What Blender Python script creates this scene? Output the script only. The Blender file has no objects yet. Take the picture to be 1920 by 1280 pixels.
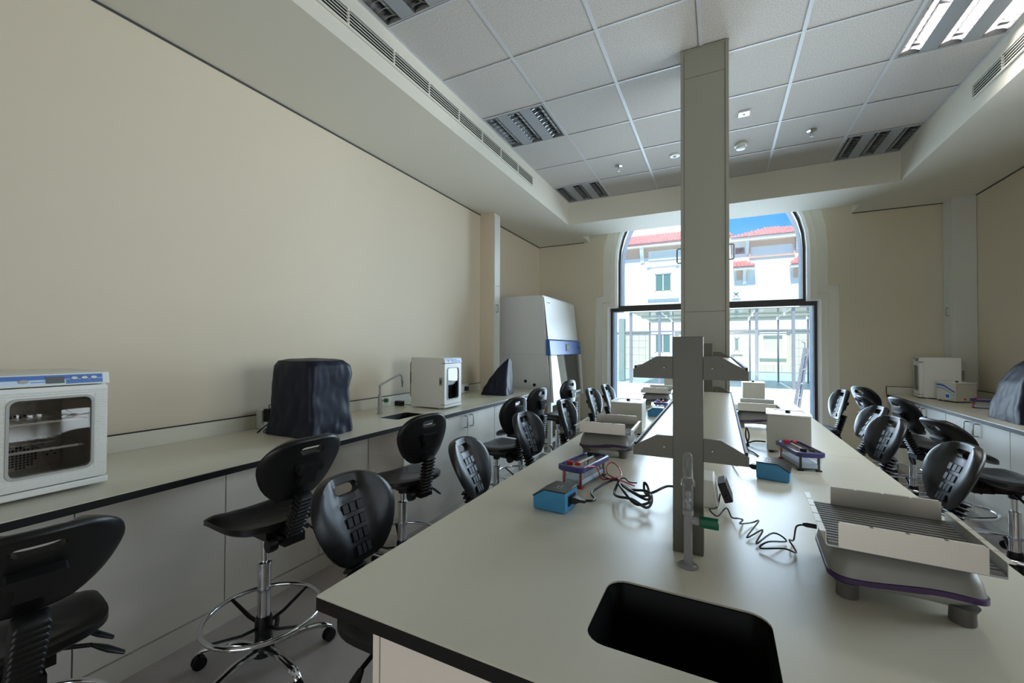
import bpy, bmesh, math, random
from mathutils import Vector, Matrix, Euler, noise
R = math.radians
random.seed(7)
SC = bpy.context.scene
COL = SC.collection

# ------------------------------------------------------------------ camera
def cam_matrix(yaw, pitch, roll):
    cy, sy, cp, sp = math.cos(yaw), math.sin(yaw), math.cos(pitch), math.sin(pitch)
    f = Vector((-sy*cp, cy*cp, sp)); rt = Vector((cy, sy, 0)); up = rt.cross(f)
    cr, sr = math.cos(roll), math.sin(roll)
    r2 = rt*cr + up*sr; u2 = -rt*sr + up*cr
    return Matrix((r2, u2, -f)).transposed().to_4x4()
cd = bpy.data.cameras.new('camera'); cam = bpy.data.objects.new('camera', cd); COL.objects.link(cam)
cam.matrix_world = Matrix.Translation((0, 0, 1.45)) @ cam_matrix(R(26.415), R(.807), R(.227))
cd.sensor_width = 36; cd.lens = 784.16/1920*36; cd.clip_start = .02; cd.clip_end = 300
SC.camera = cam

# ------------------------------------------------------------------ sky, sun, daylight, exposure
SC.view_settings.view_transform = 'Standard'; SC.view_settings.look = 'None'
SC.view_settings.exposure = -0.16; SC.view_settings.gamma = 1.0; SC.view_settings.use_curve_mapping = False
SC.cycles.max_bounces = 9; SC.cycles.diffuse_bounces = 5; SC.cycles.transparent_max_bounces = 12
SC.cycles.sample_clamp_indirect = 6; SC.cycles.caustics_reflective = False; SC.cycles.caustics_refractive = False
SC.cycles.use_denoising = True
wd = bpy.data.worlds.new('sky'); SC.world = wd; wd.use_nodes = True
wn = wd.node_tree; wn.nodes.clear()
tc = wn.nodes.new('ShaderNodeTexCoord'); sx = wn.nodes.new('ShaderNodeSeparateXYZ'); rp = wn.nodes.new('ShaderNodeValToRGB')
bg = wn.nodes.new('ShaderNodeBackground'); wo = wn.nodes.new('ShaderNodeOutputWorld')
rp.color_ramp.elements[0].position = 0.0; rp.color_ramp.elements[0].color = (.55, .75, .95, 1)
rp.color_ramp.elements[1].position = 0.9; rp.color_ramp.elements[1].color = (.05, .24, .72, 1)
e = rp.color_ramp.elements.new(.25); e.color = (.075, .37, .88, 1)
wn.links.new(tc.outputs['Generated'], sx.inputs[0]); wn.links.new(sx.outputs['Z'], rp.inputs[0])
wn.links.new(rp.outputs[0], bg.inputs[0]); wn.links.new(bg.outputs[0], wo.inputs[0]); bg.inputs[1].default_value = 1.45

def lamp(name, kind, loc, rot, energy, color, **kw):
    ld = bpy.data.lights.new(name, kind); ld.energy = energy; ld.color = color
    for k, v in kw.items(): setattr(ld, k, v)
    o = bpy.data.objects.new(name, ld); COL.objects.link(o); o.location = loc; o.rotation_euler = rot
    return o
lamp('sun', 'SUN', (0, -10, 20), (R(28), 0, R(-6)), 7.2, (1, .96, .9), angle=R(.6))
# daylight through the side window, the rear window and the end window
lamp('side_window_light', 'AREA', (2.72, 2.6, 1.95), (0, R(90), 0), 120, (.92, .97, 1), shape='RECTANGLE', size=1.9, size_y=2.4)
lamp('rear_door_light', 'AREA', (-.2, -3.25, 1.1), (R(90), 0, R(0)), 46, (1, .84, .70), shape='RECTANGLE', size=2.8, size_y=2.0)
lamp('end_window_light', 'AREA', (-.21, 6.965, 1.9), (R(-90), 0, 0), 300, (.66, .82, 1), shape='RECTANGLE', size=2.4, size_y=3.2)

# ------------------------------------------------------------------ materials
MATS = {}
def mat(name, col, rough=.5, metal=0, bump=0, bscale=200, var=0, vscale=3, spec=.5, coat=0, aniso=None):
    if name in MATS: return MATS[name]
    m = bpy.data.materials.new(name); m.use_nodes = True; nt = m.node_tree; b = nt.nodes['Principled BSDF']
    b.inputs['Base Color'].default_value = (*col, 1); b.inputs['Roughness'].default_value = rough
    b.inputs['Metallic'].default_value = metal; b.inputs['Specular IOR Level'].default_value = spec
    b.inputs['Coat Weight'].default_value = coat
    t = nt.nodes.new('ShaderNodeTexCoord')
    if var:
        n = nt.nodes.new('ShaderNodeTexNoise'); n.inputs['Scale'].default_value = vscale; n.inputs['Detail'].default_value = 5
        mx = nt.nodes.new('ShaderNodeMix'); mx.data_type = 'RGBA'
        mx.inputs[6].default_value = (*[c*(1-var) for c in col], 1); mx.inputs[7].default_value = (*[min(1, c*(1+var)) for c in col], 1)
        nt.links.new(t.outputs['Object'], n.inputs['Vector']); nt.links.new(n.outputs['Fac'], mx.inputs[0]); nt.links.new(mx.outputs[2], b.inputs['Base Color'])
    if bump:
        n = nt.nodes.new('ShaderNodeTexNoise'); n.inputs['Scale'].default_value = bscale; n.inputs['Detail'].default_value = 3
        bp = nt.nodes.new('ShaderNodeBump'); bp.inputs['Strength'].default_value = bump; bp.inputs['Distance'].default_value = .002
        nt.links.new(t.outputs['Object'], n.inputs['Vector']); nt.links.new(n.outputs['Fac'], bp.inputs['Height']); nt.links.new(bp.outputs[0], b.inputs['Normal'])
    MATS[name] = m; return m
def glass_mat(name, tint=(1, 1, 1), refl=.08, rough=.0, dens=0.0, body=(.8, .8, .8), fk=1.0):
    m = bpy.data.materials.new(name); m.use_nodes = True; nt = m.node_tree; nt.nodes.clear()
    o = nt.nodes.new('ShaderNodeOutputMaterial'); tr = nt.nodes.new('ShaderNodeBsdfTransparent'); gl = nt.nodes.new('ShaderNodeBsdfGlossy')
    tr.inputs[0].default_value = (*tint, 1); gl.inputs['Roughness'].default_value = rough
    fr = nt.nodes.new('ShaderNodeFresnel'); fr.inputs[0].default_value = 1.45
    ma = nt.nodes.new('ShaderNodeMath'); ma.operation = 'MULTIPLY_ADD'; ma.inputs[1].default_value = fk; ma.inputs[2].default_value = max(0, refl-.04)
    mx = nt.nodes.new('ShaderNodeMixShader')
    nt.links.new(fr.outputs[0], ma.inputs[0]); nt.links.new(ma.outputs[0], mx.inputs[0])
    src = tr.outputs[0]
    if dens:
        df = nt.nodes.new('ShaderNodeBsdfDiffuse'); df.inputs[0].default_value = (*body, 1)
        m2 = nt.nodes.new('ShaderNodeMixShader'); m2.inputs[0].default_value = dens
        nt.links.new(tr.outputs[0], m2.inputs[1]); nt.links.new(df.outputs[0], m2.inputs[2]); src = m2.outputs[0]
    nt.links.new(src, mx.inputs[1]); nt.links.new(gl.outputs[0], mx.inputs[2]); nt.links.new(mx.outputs[0], o.inputs[0])
    return m
def emit_mat(name, col, s):
    m = bpy.data.materials.new(name); m.use_nodes = True; b = m.node_tree.nodes['Principled BSDF']
    b.inputs['Base Color'].default_value = (*col, 1); b.inputs['Emission Color'].default_value = (*col, 1); b.inputs['Emission Strength'].default_value = s
    return m
def tile_mat():
    m = mat('ceiling_tile', (.60, .61, .60), .95, bump=.5, bscale=160, var=.0)
    nt = m.node_tree; b = nt.nodes['Principled BSDF']; t = nt.nodes.new('ShaderNodeTexCoord')
    n = nt.nodes.new('ShaderNodeTexNoise'); n.inputs['Scale'].default_value = 170; n.inputs['Detail'].default_value = 4
    r = nt.nodes.new('ShaderNodeValToRGB'); r.color_ramp.elements[0].position = .30; r.color_ramp.elements[0].color = (.30, .285, .265, 1)
    r.color_ramp.elements[1].position = .58; r.color_ramp.elements[1].color = (.57, .54, .50, 1)
    nt.links.new(t.outputs['Object'], n.inputs['Vector']); nt.links.new(n.outputs['Fac'], r.inputs[0]); nt.links.new(r.outputs[0], b.inputs['Base Color'])
    return m
M_wall = mat('wall_paint', (.63, .55, .425), .8, bump=.08, bscale=120, var=.02)
M_soffit = mat('soffit_paint', (.66, .63, .54), .8, bump=.06, bscale=120)
M_wallfar = mat('wall_paint_far', (.60, .54, .41), .8, bump=.08, bscale=120)
M_trim = mat('trim_paint', (.66, .64, .55), .7)
M_reveal = mat('reveal_white', (.90, .91, .92), .6)
M_floor = mat('vinyl_floor', (.54, .49, .45), .42, bump=.05, bscale=60, var=.10, vscale=9)
M_tile = tile_mat()
M_tee = mat('tee_bar', (.50, .50, .51), .45)
M_bench = mat('bench_laminate', (.60, .575, .475), .30, bump=.03, bscale=400, var=.015, vscale=40)
M_core = mat('laminate_core', (.008, .0075, .0075), .5, spec=.25)
M_cab = mat('cabinet_panel', (.80, .765, .68), .45, var=.01)
M_cab_lit = mat('cabinet_cream_lit', (.86, .79, .69), .5)  # cabinet cream made lighter and warmer; rear light painted into the end panels
M_seam = mat('seam_dark', (.05, .05, .045), .7)
M_post = mat('post_paint', (.080, .080, .060), .45)
M_col_shaded = mat('column_cream_shaded', (.27, .265, .215), .45)  # cream column paint darkened; the shade on it is put into the colour
M_chase = mat('chase_panel', (.58, .59, .54), .45)
M_pu = mat('polyurethane_black', (.0055, .0055, .006), .38, bump=.10, bscale=500, spec=.42)
M_plast = mat('black_plastic', (.006, .006, .0065), .40, spec=.35)
M_chrome = mat('chrome', (.75, .76, .78), .12, 1)
M_steel = mat('steel_grey', (.30, .31, .32), .35, .8)
M_alu = mat('aluminium', (.55, .53, .47), .42, .6)
M_white = mat('white_enamel', (.70, .70, .66), .35)
M_bath = mat('bath_enamel', (.50, .49, .42), .4)
M_bathtop = mat('bath_top', (.80, .80, .77), .35)
M_grey = mat('device_grey', (.20, .197, .18), .42)
M_greylt = mat('device_pale_grey', (.36, .355, .335), .42)
M_purple = mat('purple_rubber', (.035, .010, .075), .45)
M_mat = mat('ribbed_rubber', (.16, .155, .14), .6)
M_matl = mat('rubber_groove', (.03, .03, .03), .7)
M_foot = mat('rubber_foot', (.10, .095, .085), .6)
M_blue = mat('psu_blue', (.045, .26, .50), .4)
M_blacktop = mat('psu_black_top', (.022, .022, .024), .33)
M_lid = mat('purple_lid', (.05, .045, .17), .25)
M_red = mat('red_plastic', (.42, .015, .03), .35)
M_green = mat('green_handle', (.0, .10, .045), .4)
M_navy = mat('navy_nylon', (.0042, .006, .018), .42, bump=.15, bscale=900, spec=.26)
M_bscblue = mat('cabinet_blue', (.02, .10, .36), .3)
M_bsc = mat('safety_cabinet_white', (.55, .56, .55), .4)
M_lcd = mat('lcd', (.06, .065, .055), .25)
M_strip = mat('blue_strip', (.03, .13, .42), .3)
M_striplt = mat('pale_strip', (.55, .66, .80), .35)
M_dark = mat('dark_void', (.004, .004, .004), .8)
M_bronze = mat('bronze_frame', (.045, .040, .033), .4, .3)
M_louv = mat('mirror_louver', (.72, .73, .74), .16, 1)
M_plate = mat('fixture_grey', (.30, .315, .33), .5)
M_lamp_off = mat('tube_glass', (.75, .76, .78), .3)
M_lamp_on = emit_mat('tube_lit', (1, .95, .93), 3.2)
M_sinkb = mat('sink_epoxy', (.0022, .0022, .0024), .45, spec=.15)
M_clear = glass_mat('clear_plastic', (.96, .965, .97), .04, .03, .05, (.8, .82, .85), .45)
M_frost = glass_mat('grey_clear_plastic', (.80, .80, .83), .04, .12, .55, (.40, .40, .41), .5)
M_pane = glass_mat('window_pane', (.97, .99, .985), .045)
M_sash = glass_mat('tinted_sash', (.62, .68, .64), .16)
M_door = glass_mat('incubator_pane', (.93, .90, .88), .13)
M_inside = mat('incubator_lining', (.86, .83, .79), .5)
# outside
X_wall = mat('render_white', (.86, .82, .78), .8, var=.01)
X_beige = mat('render_beige', (.72, .48, .36), .8)
X_stone = mat('stone_cream', (.70, .65, .51), .8, var=.05, vscale=6)
X_roof = mat('roof_tile', (.62, .28, .26), .7, var=.2, vscale=2)
X_white = mat('cornice_white', (.9, .86, .78), .7)
X_pave = mat('paving_white', (.80, .80, .79), .6, var=.10, vscale=2)
X_teal = mat('paving_teal', (.34, .50, .50), .4, var=.3, vscale=1.1)
X_mull = mat('mullion_grey', (.26, .275, .30), .5)
X_win = mat('far_window_glass', (.16, .27, .25), .15)
X_green = glass_mat('green_roof_glass', (.70, .86, .78), .08, .1, .55, (.42, .60, .52))
X_ladder = mat('ladder_aluminium', (.36, .36, .36), .5, .2, var=.6, vscale=30)

# ------------------------------------------------------------------ mesh builder
class MB:
    def __init__(s): s.v = []; s.f = []; s.mi = []; s.m = 0
    def add(s, vs, fs, M=None):
        o = len(s.v)
        for p in vs:
            p = Vector(p); s.v.append(M @ p if M else p)
        for f in fs: s.f.append([i+o for i in f]); s.mi.append(s.m)
        return s
    def box(s, x0, x1, y0, y1, z0, z1, M=None):
        return s.add([(x0,y0,z0),(x1,y0,z0),(x1,y1,z0),(x0,y1,z0),(x0,y0,z1),(x1,y0,z1),(x1,y1,z1),(x0,y1,z1)],
                     [(0,3,2,1),(4,5,6,7),(0,1,5,4),(1,2,6,5),(2,3,7,6),(3,0,4,7)], M)
    def prism(s, poly, a, b, ax='y', M=None):
        n = len(poly)
        def P(p, c): return {'x': (c, p[0], p[1]), 'y': (p[0], c, p[1]), 'z': (p[0], p[1], c)}[ax]
        vs = [P(p, a) for p in poly] + [P(p, b) for p in poly]
        fs = [list(range(n)), list(range(2*n-1, n-1, -1))] + [(i, i+n, (i+1) % n+n, (i+1) % n) for i in range(n)]
        return s.add(vs, fs, M)
    def lathe(s, prof, n=20, M=None, caps=True):
        vs = []; fs = []
        for r, z in prof:
            for k in range(n):
                a = 2*math.pi*k/n; vs.append((r*math.cos(a), r*math.sin(a), z))
        for i in range(len(prof)-1):
            for k in range(n):
                k2 = (k+1) % n; fs.append((i*n+k, i*n+k2, (i+1)*n+k2, (i+1)*n+k))
        if caps:
            fs.append(list(range(n-1, -1, -1))); m = (len(prof)-1)*n; fs.append([m+k for k in range(n)])
        return s.add(vs, fs, M)
    def tube(s, pts, r, n=8, closed=False, flat=1.0, M=None):
        pts = [Vector(p) for p in pts]; N = len(pts); rs = r if isinstance(r, (list, tuple)) else [r]*N
        vs = []; fs = []; up = None
        for i, p in enumerate(pts):
            a = pts[i-1] if (i or closed) else p; b = pts[(i+1) % N] if (i < N-1 or closed) else p
            t = (b-a).normalized() if (b-a).length > 1e-9 else Vector((0, 0, 1))
            if up is None: up = Vector((0, 0, 1)) if abs(t.z) < .9 else Vector((1, 0, 0))
            sd = t.cross(up)
            if sd.length < 1e-6: sd = t.orthogonal()
            sd.normalize(); up = sd.cross(t).normalized()
            for k in range(n):
                an = 2*math.pi*k/n; vs.append(p + sd*math.cos(an)*rs[i] + up*math.sin(an)*rs[i]*flat)
        for i in range(N if closed else N-1):
            j = (i+1) % N
            for k in range(n):
                k2 = (k+1) % n; fs.append((i*n+k, i*n+k2, j*n+k2, j*n+k))
        if not closed:
            fs.append(list(range(n-1, -1, -1))); fs.append([(N-1)*n+k for k in range(n)])
        return s.add(vs, fs, M)
    def rings(s, rings, closed=True, caps=True, M=None):
        n = len(rings[0]); vs = [p for r in rings for p in r]; fs = []
        for i in range(len(rings)-1):
            for k in range(n if closed else n-1):
                k2 = (k+1) % n; fs.append((i*n+k, i*n+k2, (i+1)*n+k2, (i+1)*n+k))
        if caps: fs.append(list(range(n-1, -1, -1))); m = (len(rings)-1)*n; fs.append([m+k for k in range(n)])
        return s.add(vs, fs, M)
    def mesh(s, name, mats):
        me = bpy.data.meshes.new(name); me.from_pydata([tuple(v) for v in s.v], [], s.f)
        for m in mats if isinstance(mats, (list, tuple)) else [mats]: me.materials.append(m)
        me.polygons.foreach_set('material_index', s.mi)
        bm = bmesh.new(); bm.from_mesh(me); bmesh.ops.recalc_face_normals(bm, faces=bm.faces); bm.to_mesh(me); bm.free()
        me.shade_smooth(); me.set_sharp_from_angle(angle=R(38)); me.update()
        return me
    def build(s, name, mats, parent=None, bevel=0, loc=None, rot=None):
        return link(name, s.mesh(name, mats), parent, bevel, loc, rot)
def link(name, me, parent=None, bevel=0, loc=None, rot=None):
    o = bpy.data.objects.new(name, me); COL.objects.link(o)
    if parent: o.parent = parent
    if loc is not None: o.location = loc
    if rot is not None: o.rotation_euler = rot
    if bevel:
        b = o.modifiers.new('bevel', 'BEVEL'); b.width = bevel; b.segments = 2; b.limit_method = 'ANGLE'; b.angle_limit = R(40)
    return o
def tag(o, label=None, cat=None, group=None, kind=None):
    if label: o['label'] = label
    if cat: o['category'] = cat
    if group: o['group'] = group
    if kind: o['kind'] = kind
    return o
def thing(name, label, cat, loc=(0, 0, 0), rz=0, group=None):
    o = bpy.data.objects.new(name, None); COL.objects.link(o); o.location = loc; o.rotation_euler = (0, 0, rz); o.empty_display_size = .1
    return tag(o, label, cat, group)
def struct(o): o['kind'] = 'structure'; return o
def box(name, m, parent, x0, x1, y0, y1, z0, z1, bevel=0):
    return MB().box(x0, x1, y0, y1, z0, z1).build(name, m, parent, bevel)
def rrect(x0, x1, y0, y1, r, n=5):
    p = []
    for cx, cy, a0 in ((x1-r, y1-r, 0), (x0+r, y1-r, 90), (x0+r, y0+r, 180), (x1-r, y0+r, 270)):
        for k in range(n+1):
            a = R(a0+90*k/n); p.append((cx+r*math.cos(a), cy+r*math.sin(a)))
    return p
def holed_plate(name, m, parent, outer, holes, z0, z1, ax='z', bevel=0):
    bm = bmesh.new(); loops = []
    for lp in [outer]+holes:
        vs = [bm.verts.new((p[0], p[1], z1)) for p in lp]
        for i in range(len(vs)): bm.edges.new((vs[i], vs[(i+1) % len(vs)]))
    bmesh.ops.triangle_fill(bm, edges=bm.edges[:], use_beauty=True, use_dissolve=False)
    ext = bmesh.ops.extrude_face_region(bm, geom=bm.faces[:])
    for g in ext['geom']:
        if isinstance(g, bmesh.types.BMVert): g.co.z = z0
    if ax != 'z':
        for v in bm.verts:
            a, b, c = v.co
            v.co = (a, c, b) if ax == 'y' else (c, a, b)
    bmesh.ops.recalc_face_normals(bm, faces=bm.faces)
    me = bpy.data.meshes.new(name); bm.to_mesh(me); bm.free(); me.materials.append(m); me.shade_smooth(); me.set_sharp_from_angle(angle=R(30))
    return link(name, me, parent, bevel)
def smooth_path(pts, k=4, closed=False):
    P = [Vector(p) for p in pts]; out = []; n = len(P)
    for i in range(n if closed else n-1):
        g = lambda j: P[j % n] if closed else P[max(0, min(n-1, j))]
        a, b, c, d = g(i-1), g(i), g(i+1), g(i+2)
        for t in range(k):
            u = t/k
            out.append(.5*((2*b)+(c-a)*u+(2*a-5*b+4*c-d)*u*u+(3*b-a-3*c+d)*u**3))
    if not closed: out.append(P[-1])
    return out
def RX(p, a): return Matrix.Translation(p) @ Matrix.Rotation(a, 4, 'X')
def RY(p, a): return Matrix.Translation(p) @ Matrix.Rotation(a, 4, 'Y')
T = Matrix.Translation

# ================================================================== ROOM SHELL
XL, XR, YF, YN = -2.80, 2.58, 6.68, -3.0
ZS, ZC = 3.181, 3.4916
SXL, SXR, SYF = -1.912, 1.682, 5.628
struct(box('floor', M_floor, None, XL-.2, XR+.2, YN-.2, YF+.62, -.12, 0))
struct(box('wall_left', M_wall, None, XL-.2, XL, YN-.2, YF+.3, 0, 4.4))
# right wall with the side window, near wall with the rear window (both outside the frame)
struct(holed_plate('wall_right', M_wall, None, [(YN-.2, 0), (YF+.3, 0), (YF+.3, 4.4), (YN-.2, 4.4)], [[(1.4, 1.02), (3.8, 1.02), (3.8, 2.95), (1.4, 2.95)]], XR, XR+.2, 'x'))
struct(holed_plate('wall_near', M_wall, None, [(XL, 0), (XR, 0), (XR, 4.4), (XL, 4.4)], [[(-1.7, .02), (1.3, .02), (1.3, 2.15), (-1.7, 2.15)]], YN-.2, YN, 'y'))
def simple_window(name, x, a0, a1, z0, z1, ax):
    w = thing(name, None, None)
    struct(w)
    def bx(nm, m, p0, p1, q0, q1, d0, d1):
        if ax == 'x': return box(nm, m, w, d0, d1, p0, p1, q0, q1)
        return box(nm, m, w, p0, p1, d0, d1, q0, q1)
    t = .05; mid = (a0+a1)/2
    for p in ((a0, a0+t), (a1-t, a1), (mid-t/2, mid+t/2)): bx('frame_bar', M_bronze, *p, z0, z1, x-.03, x+.03)
    for q in ((z0, z0+t), (z1-t, z1)): bx('frame_bar', M_bronze, a0+t, a1-t, *q, x-.028, x+.028)
    bx('pane', M_pane, a0+t, mid-t/2, z0+t, z1-t, x-.004, x+.004); bx('pane', M_pane, mid+t/2, a1-t, z0+t, z1-t, x-.004, x+.004)
simple_window('window_2', XR+.08, 1.4, 3.8, 1.02, 2.95, 'x')
simple_window('window_3', YN-.08, -1.7, 1.3, .02, 2.15, 'y')

# end wall: stepped arch mouldings round the big window
CX = -.2125; ZSP = 2.83
def arch(up, low, step, n=20, zb=0.0):
    p = [(CX-low, zb), (CX-low, step), (CX-up, step), (CX-up, ZSP)]
    for k in range(1, n):
        a = math.pi - math.pi*k/n; p.append((CX+up*math.cos(a), ZSP+up*math.sin(a)))
    return p + [(CX+up, ZSP), (CX+up, step), (CX+low, step), (CX+low, zb)]
PB, PA, PJ, PG = arch(1.475, 1.595, 2.28), arch(1.365, 1.485, 2.18), arch(1.30, 1.42, 2.11), arch(1.262, 1.392, 2.09)
far = [(XL, 0)] + PB + [(XR, 0), (XR, 4.4), (XL, 4.4)]
struct(holed_plate('wall_far', M_wallfar, None, far, [], YF, YF+.3, 'y'))
PX = None
def ring_between(name, m, outer, inner, y0, y1):
    o = MB(); n = len(outer)
    vs = [(p[0], y0, p[1]) for p in outer]+[(p[0], y0, p[1]) for p in inner]+[(p[0], y1, p[1]) for p in outer]+[(p[0], y1, p[1]) for p in inner]
    fs = []
    for i in range(n-1):
        fs += [(i, i+1, n+i+1, n+i), (2*n+i, 3*n+i, 3*n+i+1, 2*n+i+1), (n+i, n+i+1, 3*n+i+1, 3*n+i), (i, 2*n+i, 2*n+i+1, i+1)]
    fs += [(0, n, 3*n, 2*n), (n-1, 3*n-1, 4*n-1, 2*n-1)]
    o.add(vs, fs); return o.build(name, m)
struct(ring_between('trim_1', M_trim, PB, PA, YF+.03, YF+.3))
struct(ring_between('trim_2', M_trim, PA, PJ, YF+.06, YF+.3))
struct(ring_between('trim_3', M_reveal, PJ, PG, YF+.09, YF+.3))
struct(ring_between('trim_12', M_reveal, arch(1.60, 1.72, 2.4), arch(1.231, 1.357, 2.045), YF+.302, YF+.53))
w1 = thing('window_1', None, None); struct(w1)
PF = arch(1.231, 1.357, 2.045)
fr = ring_between('window_frame', M_bronze, PG, PF, YF+.20, YF+.26); fr.parent = w1
box('transom', M_bronze, w1, CX-1.388, CX+1.388, YF+.19, YF+.27, 2.035, 2.13)
box('threshold', M_bronze, w1, CX-1.36, CX+1.36, YF+.20, YF+.26, 0, .06)
MB().prism([(CX-1.36, .06), (CX+1.36, .06), (CX+1.36, 2.035), (CX-1.36, 2.035)], YF+.227, YF+.233).build('pane', M_pane, w1)
up = [(p[0], max(p[1], 2.13)) for p in PF[2:-2]]
MB().prism(up, YF+.227, YF+.233).build('pane', M_pane, w1)

# soffits (dropped bulkheads) around the tiled field, with the pocket in front of the arch
struct(box('trim_4', M_soffit, None, XL, SXL, YN, YF, ZS, 4.3))
struct(box('trim_5', M_soffit, None, SXR, XR, YN, YF, ZS, 4.3))
struct(box('trim_6', M_soffit, None, SXL, SXR, SYF, 6.31, ZS, 4.3))
struct(box('trim_7', M_soffit, None, SXL, SXR, YN, -1.0, ZS, 4.3))
struct(box('trim_8', M_soffit, None, 1.515, SXR, 6.31, YF, ZS, 4.3))
struct(MB().box(XL, XL+.006, YN, 4.69, ZS-.012, ZS).box(XL, XL+.006, 4.85, YF, ZS-.012, ZS).build('trim_9', M_seam))
struct(MB().box(XR-.006, XR, YN, 6.48, ZS-.012, ZS).build('trim_10', M_seam))
struct(MB().box(XL, -2.0, YF-.006, YF, ZS-.010, ZS).box(1.515, 2.37, YF-.006, YF, ZS-.010, ZS).build('trim_11', M_seam))

# tiled ceiling: each tile and each bar a piece
ceil = thing('ceiling', None, None); struct(ceil)
box('ceiling_deck', M_dark, ceil, XL-.2, XR+.2, YN-.2, YF+.3, 4.3, 4.4)
gx = [SXL, -1.308, -.708, -.108, .492, 1.092, SXR]
gy = [5.622-.6*k for k in range(12)][::-1]
LIGHTS = [(0, 3.222, 0), (0, 5.022, 0), (0, 1.422, 0), (5, 3.222, 1), (5, 5.022, 0), (5, 1.422, 1)]
lit_cells = {(c, round(y, 2)) for c, y, _ in LIGHTS}
tile_me = {}
for i in range(6):
    for j in range(len(gy)-1):
        x0, x1, y0, y1 = gx[i], gx[i+1], gy[j], gy[j+1]
        if (i, round(y0, 2)) in lit_cells: continue
        w = round(x1-x0, 3)
        if w not in tile_me:
            tile_me[w] = MB().box(-w/2+.006, w/2-.006, -.294, .294, 0, .018).mesh('tile', M_tile)
        link('tile', tile_me[w], ceil, 0, ((x0+x1)/2, (y0+y1)/2, ZC+.004+.0015*random.random()))
for x in gx[1:-1]: box('grid_bar', M_tee, ceil, x-.012, x+.012, gy[0], gy[-1]+.006, ZC, ZC+.003)
for x, s in ((gx[0], 1), (gx[-1], -1)): box('grid_bar', M_tee, ceil, min(x, x+s*.018), max(x, x+s*.018), gy[0], gy[-1]+.006, ZC, ZC+.003)
for y in gy: box('grid_bar', M_tee, ceil, gx[0], gx[-1], y-.008, y+.008, ZC-.0005, ZC+.002)

# ------------------------------------------------------------------ ceiling fittings
def fixture(c, y0, lit, label):
    x0, x1 = gx[c]+.012, gx[c+1]-.012; y0 += .012; y1 = y0+.576
    t = thing('recessed_light', label, 'light fixture', ((x0+x1)/2, (y0+y1)/2, ZC), 0, 'recessed ceiling lights')
    hw = (x1-x0)/2; hd = .288
    MB().box(-hw, hw, -hd, hd, .10, .104).box(-hw, -hw+.003, -hd, hd, 0, .10).box(hw-.003, hw, -hd, hd, 0, .10).box(-hw, hw, -hd, -hd+.003, 0, .10).box(-hw, hw, hd-.003, hd, 0, .10).build('housing', M_plate, t)
    fb = MB()
    for a, b in ((-hw, -hw+.016), (hw-.016, hw)): fb.box(a, b, -hd, hd, -.001, .004)
    for a, b in ((-hd, -hd+.012), (hd-.012, hd)): fb.box(-hw+.016, hw-.016, a, b, -.001, .004)
    fb.build('frame', M_greylt, t)
    if lit:
        ld = bpy.data.lights.new('fixture_lamp', 'AREA'); ld.energy = 14; ld.color = (1, .95, .9); ld.shape = 'RECTANGLE'; ld.size = .5; ld.size_y = .5; ld.spread = R(130)
        lo = bpy.data.objects.new('fixture_lamp', ld); COL.objects.link(lo); lo.parent = t; lo.location = (0, 0, -.004)
    lw = .112; gap = (2*hw-.032-3*lw)/2
    for k in range(3):
        cx = -hw+.016+lw/2+k*(lw+gap)
        if k < 2: box('infill_panel', M_plate, t, cx+lw/2+.002, cx+lw/2+gap-.002, -hd+.012, hd-.012, 0, .006)
        ro = MB()
        for s in (-1, 1):
            ro.rings([[(cx+s*lw/2, y, .0), (cx+s*lw*.48, y, .02), (cx+s*lw*.42, y, .045), (cx+s*lw*.25, y, .075)] for y in (-hd+.012, hd-.012)], closed=False, caps=False)
        ro.build('reflector', M_louv, t)
        MB().tube([(cx, -hd+.02, .055), (cx, hd-.02, .055)], .012, 10).build('lamp_tube', M_lamp_on if lit else M_lamp_off, t)
        key = 'blade'
        if key not in MATS:
            pf = [(-.054, .001), (-.03, .012), (0, .017), (.03, .012), (.054, .001), (.054, .034), (-.054, .034)]
            MATS[key] = MB().prism(pf, -.0012, .0012).mesh('louver_blade', M_louv)
        for q in range(9): link('louver_blade', MATS[key], t, 0, (cx, -hd+.045+q*(2*hd-.09)/8, 0))
    return t
fixture(0, 5.022, 0, 'small-looking unlit louver light in the ceiling corner above the safety cabinet')
fixture(0, 3.222, 0, 'unlit triple louver ceiling light beside the long air grille, middle of its row')
fixture(0, 1.422, 0, 'unlit triple louver ceiling light cut off by the top edge of the picture')
fixture(5, 3.222, 1, 'lit bright white triple louver ceiling light near the short air grille')
fixture(5, 5.022, 0, 'unlit triple louver ceiling light against the window beam near the smoke detector')

def grille(name, label, x, s, y0, y1, divs):
    t = thing(name, label, 'air grille', (x, 0, 0))
    z0, z1 = 3.285, 3.398
    box('backing', M_dark, t, 0, s*.002, y0, y1, z0, z1) if s > 0 else box('backing', M_dark, t, -.002, 0, y0, y1, z0, z1)
    d0, d1 = sorted((s*.002, s*.012))
    for a, b in ((z0, z0+.013), (z1-.010, z1)): box('frame_rail', M_trim, t, d0, d1, y0, y1, a, b)
    for y in divs: box('divider', M_trim, t, d0, d1, y-.007, y+.007, z0+.013, z1-.010)
    e0, e1 = sorted((s*.009, s*.012))
    for k in range(4):
        z = z0+.030+k*.0190
        box('slat', M_trim, t, e0, e1, y0, y1, z-.0022, z+.0022)
grille('air_grille', 'long slatted linear air grille running along the bulkhead above the bare cream wall', SXL, 1, -.92, 4.353, [-.913, -.54, -.17, .20, .575, .95, 1.325, 1.704, 2.081, 2.45, 2.842, 3.218, 3.576, 3.959, 4.346])
grille('air_grille', 'short slatted air grille beside the lit ceiling light', SXR, -1, 0.5, 4.25, [.507, .9, 1.27, 1.64, 2.01, 2.38, 2.76, 3.13, 3.50, 3.88, 4.243])

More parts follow.
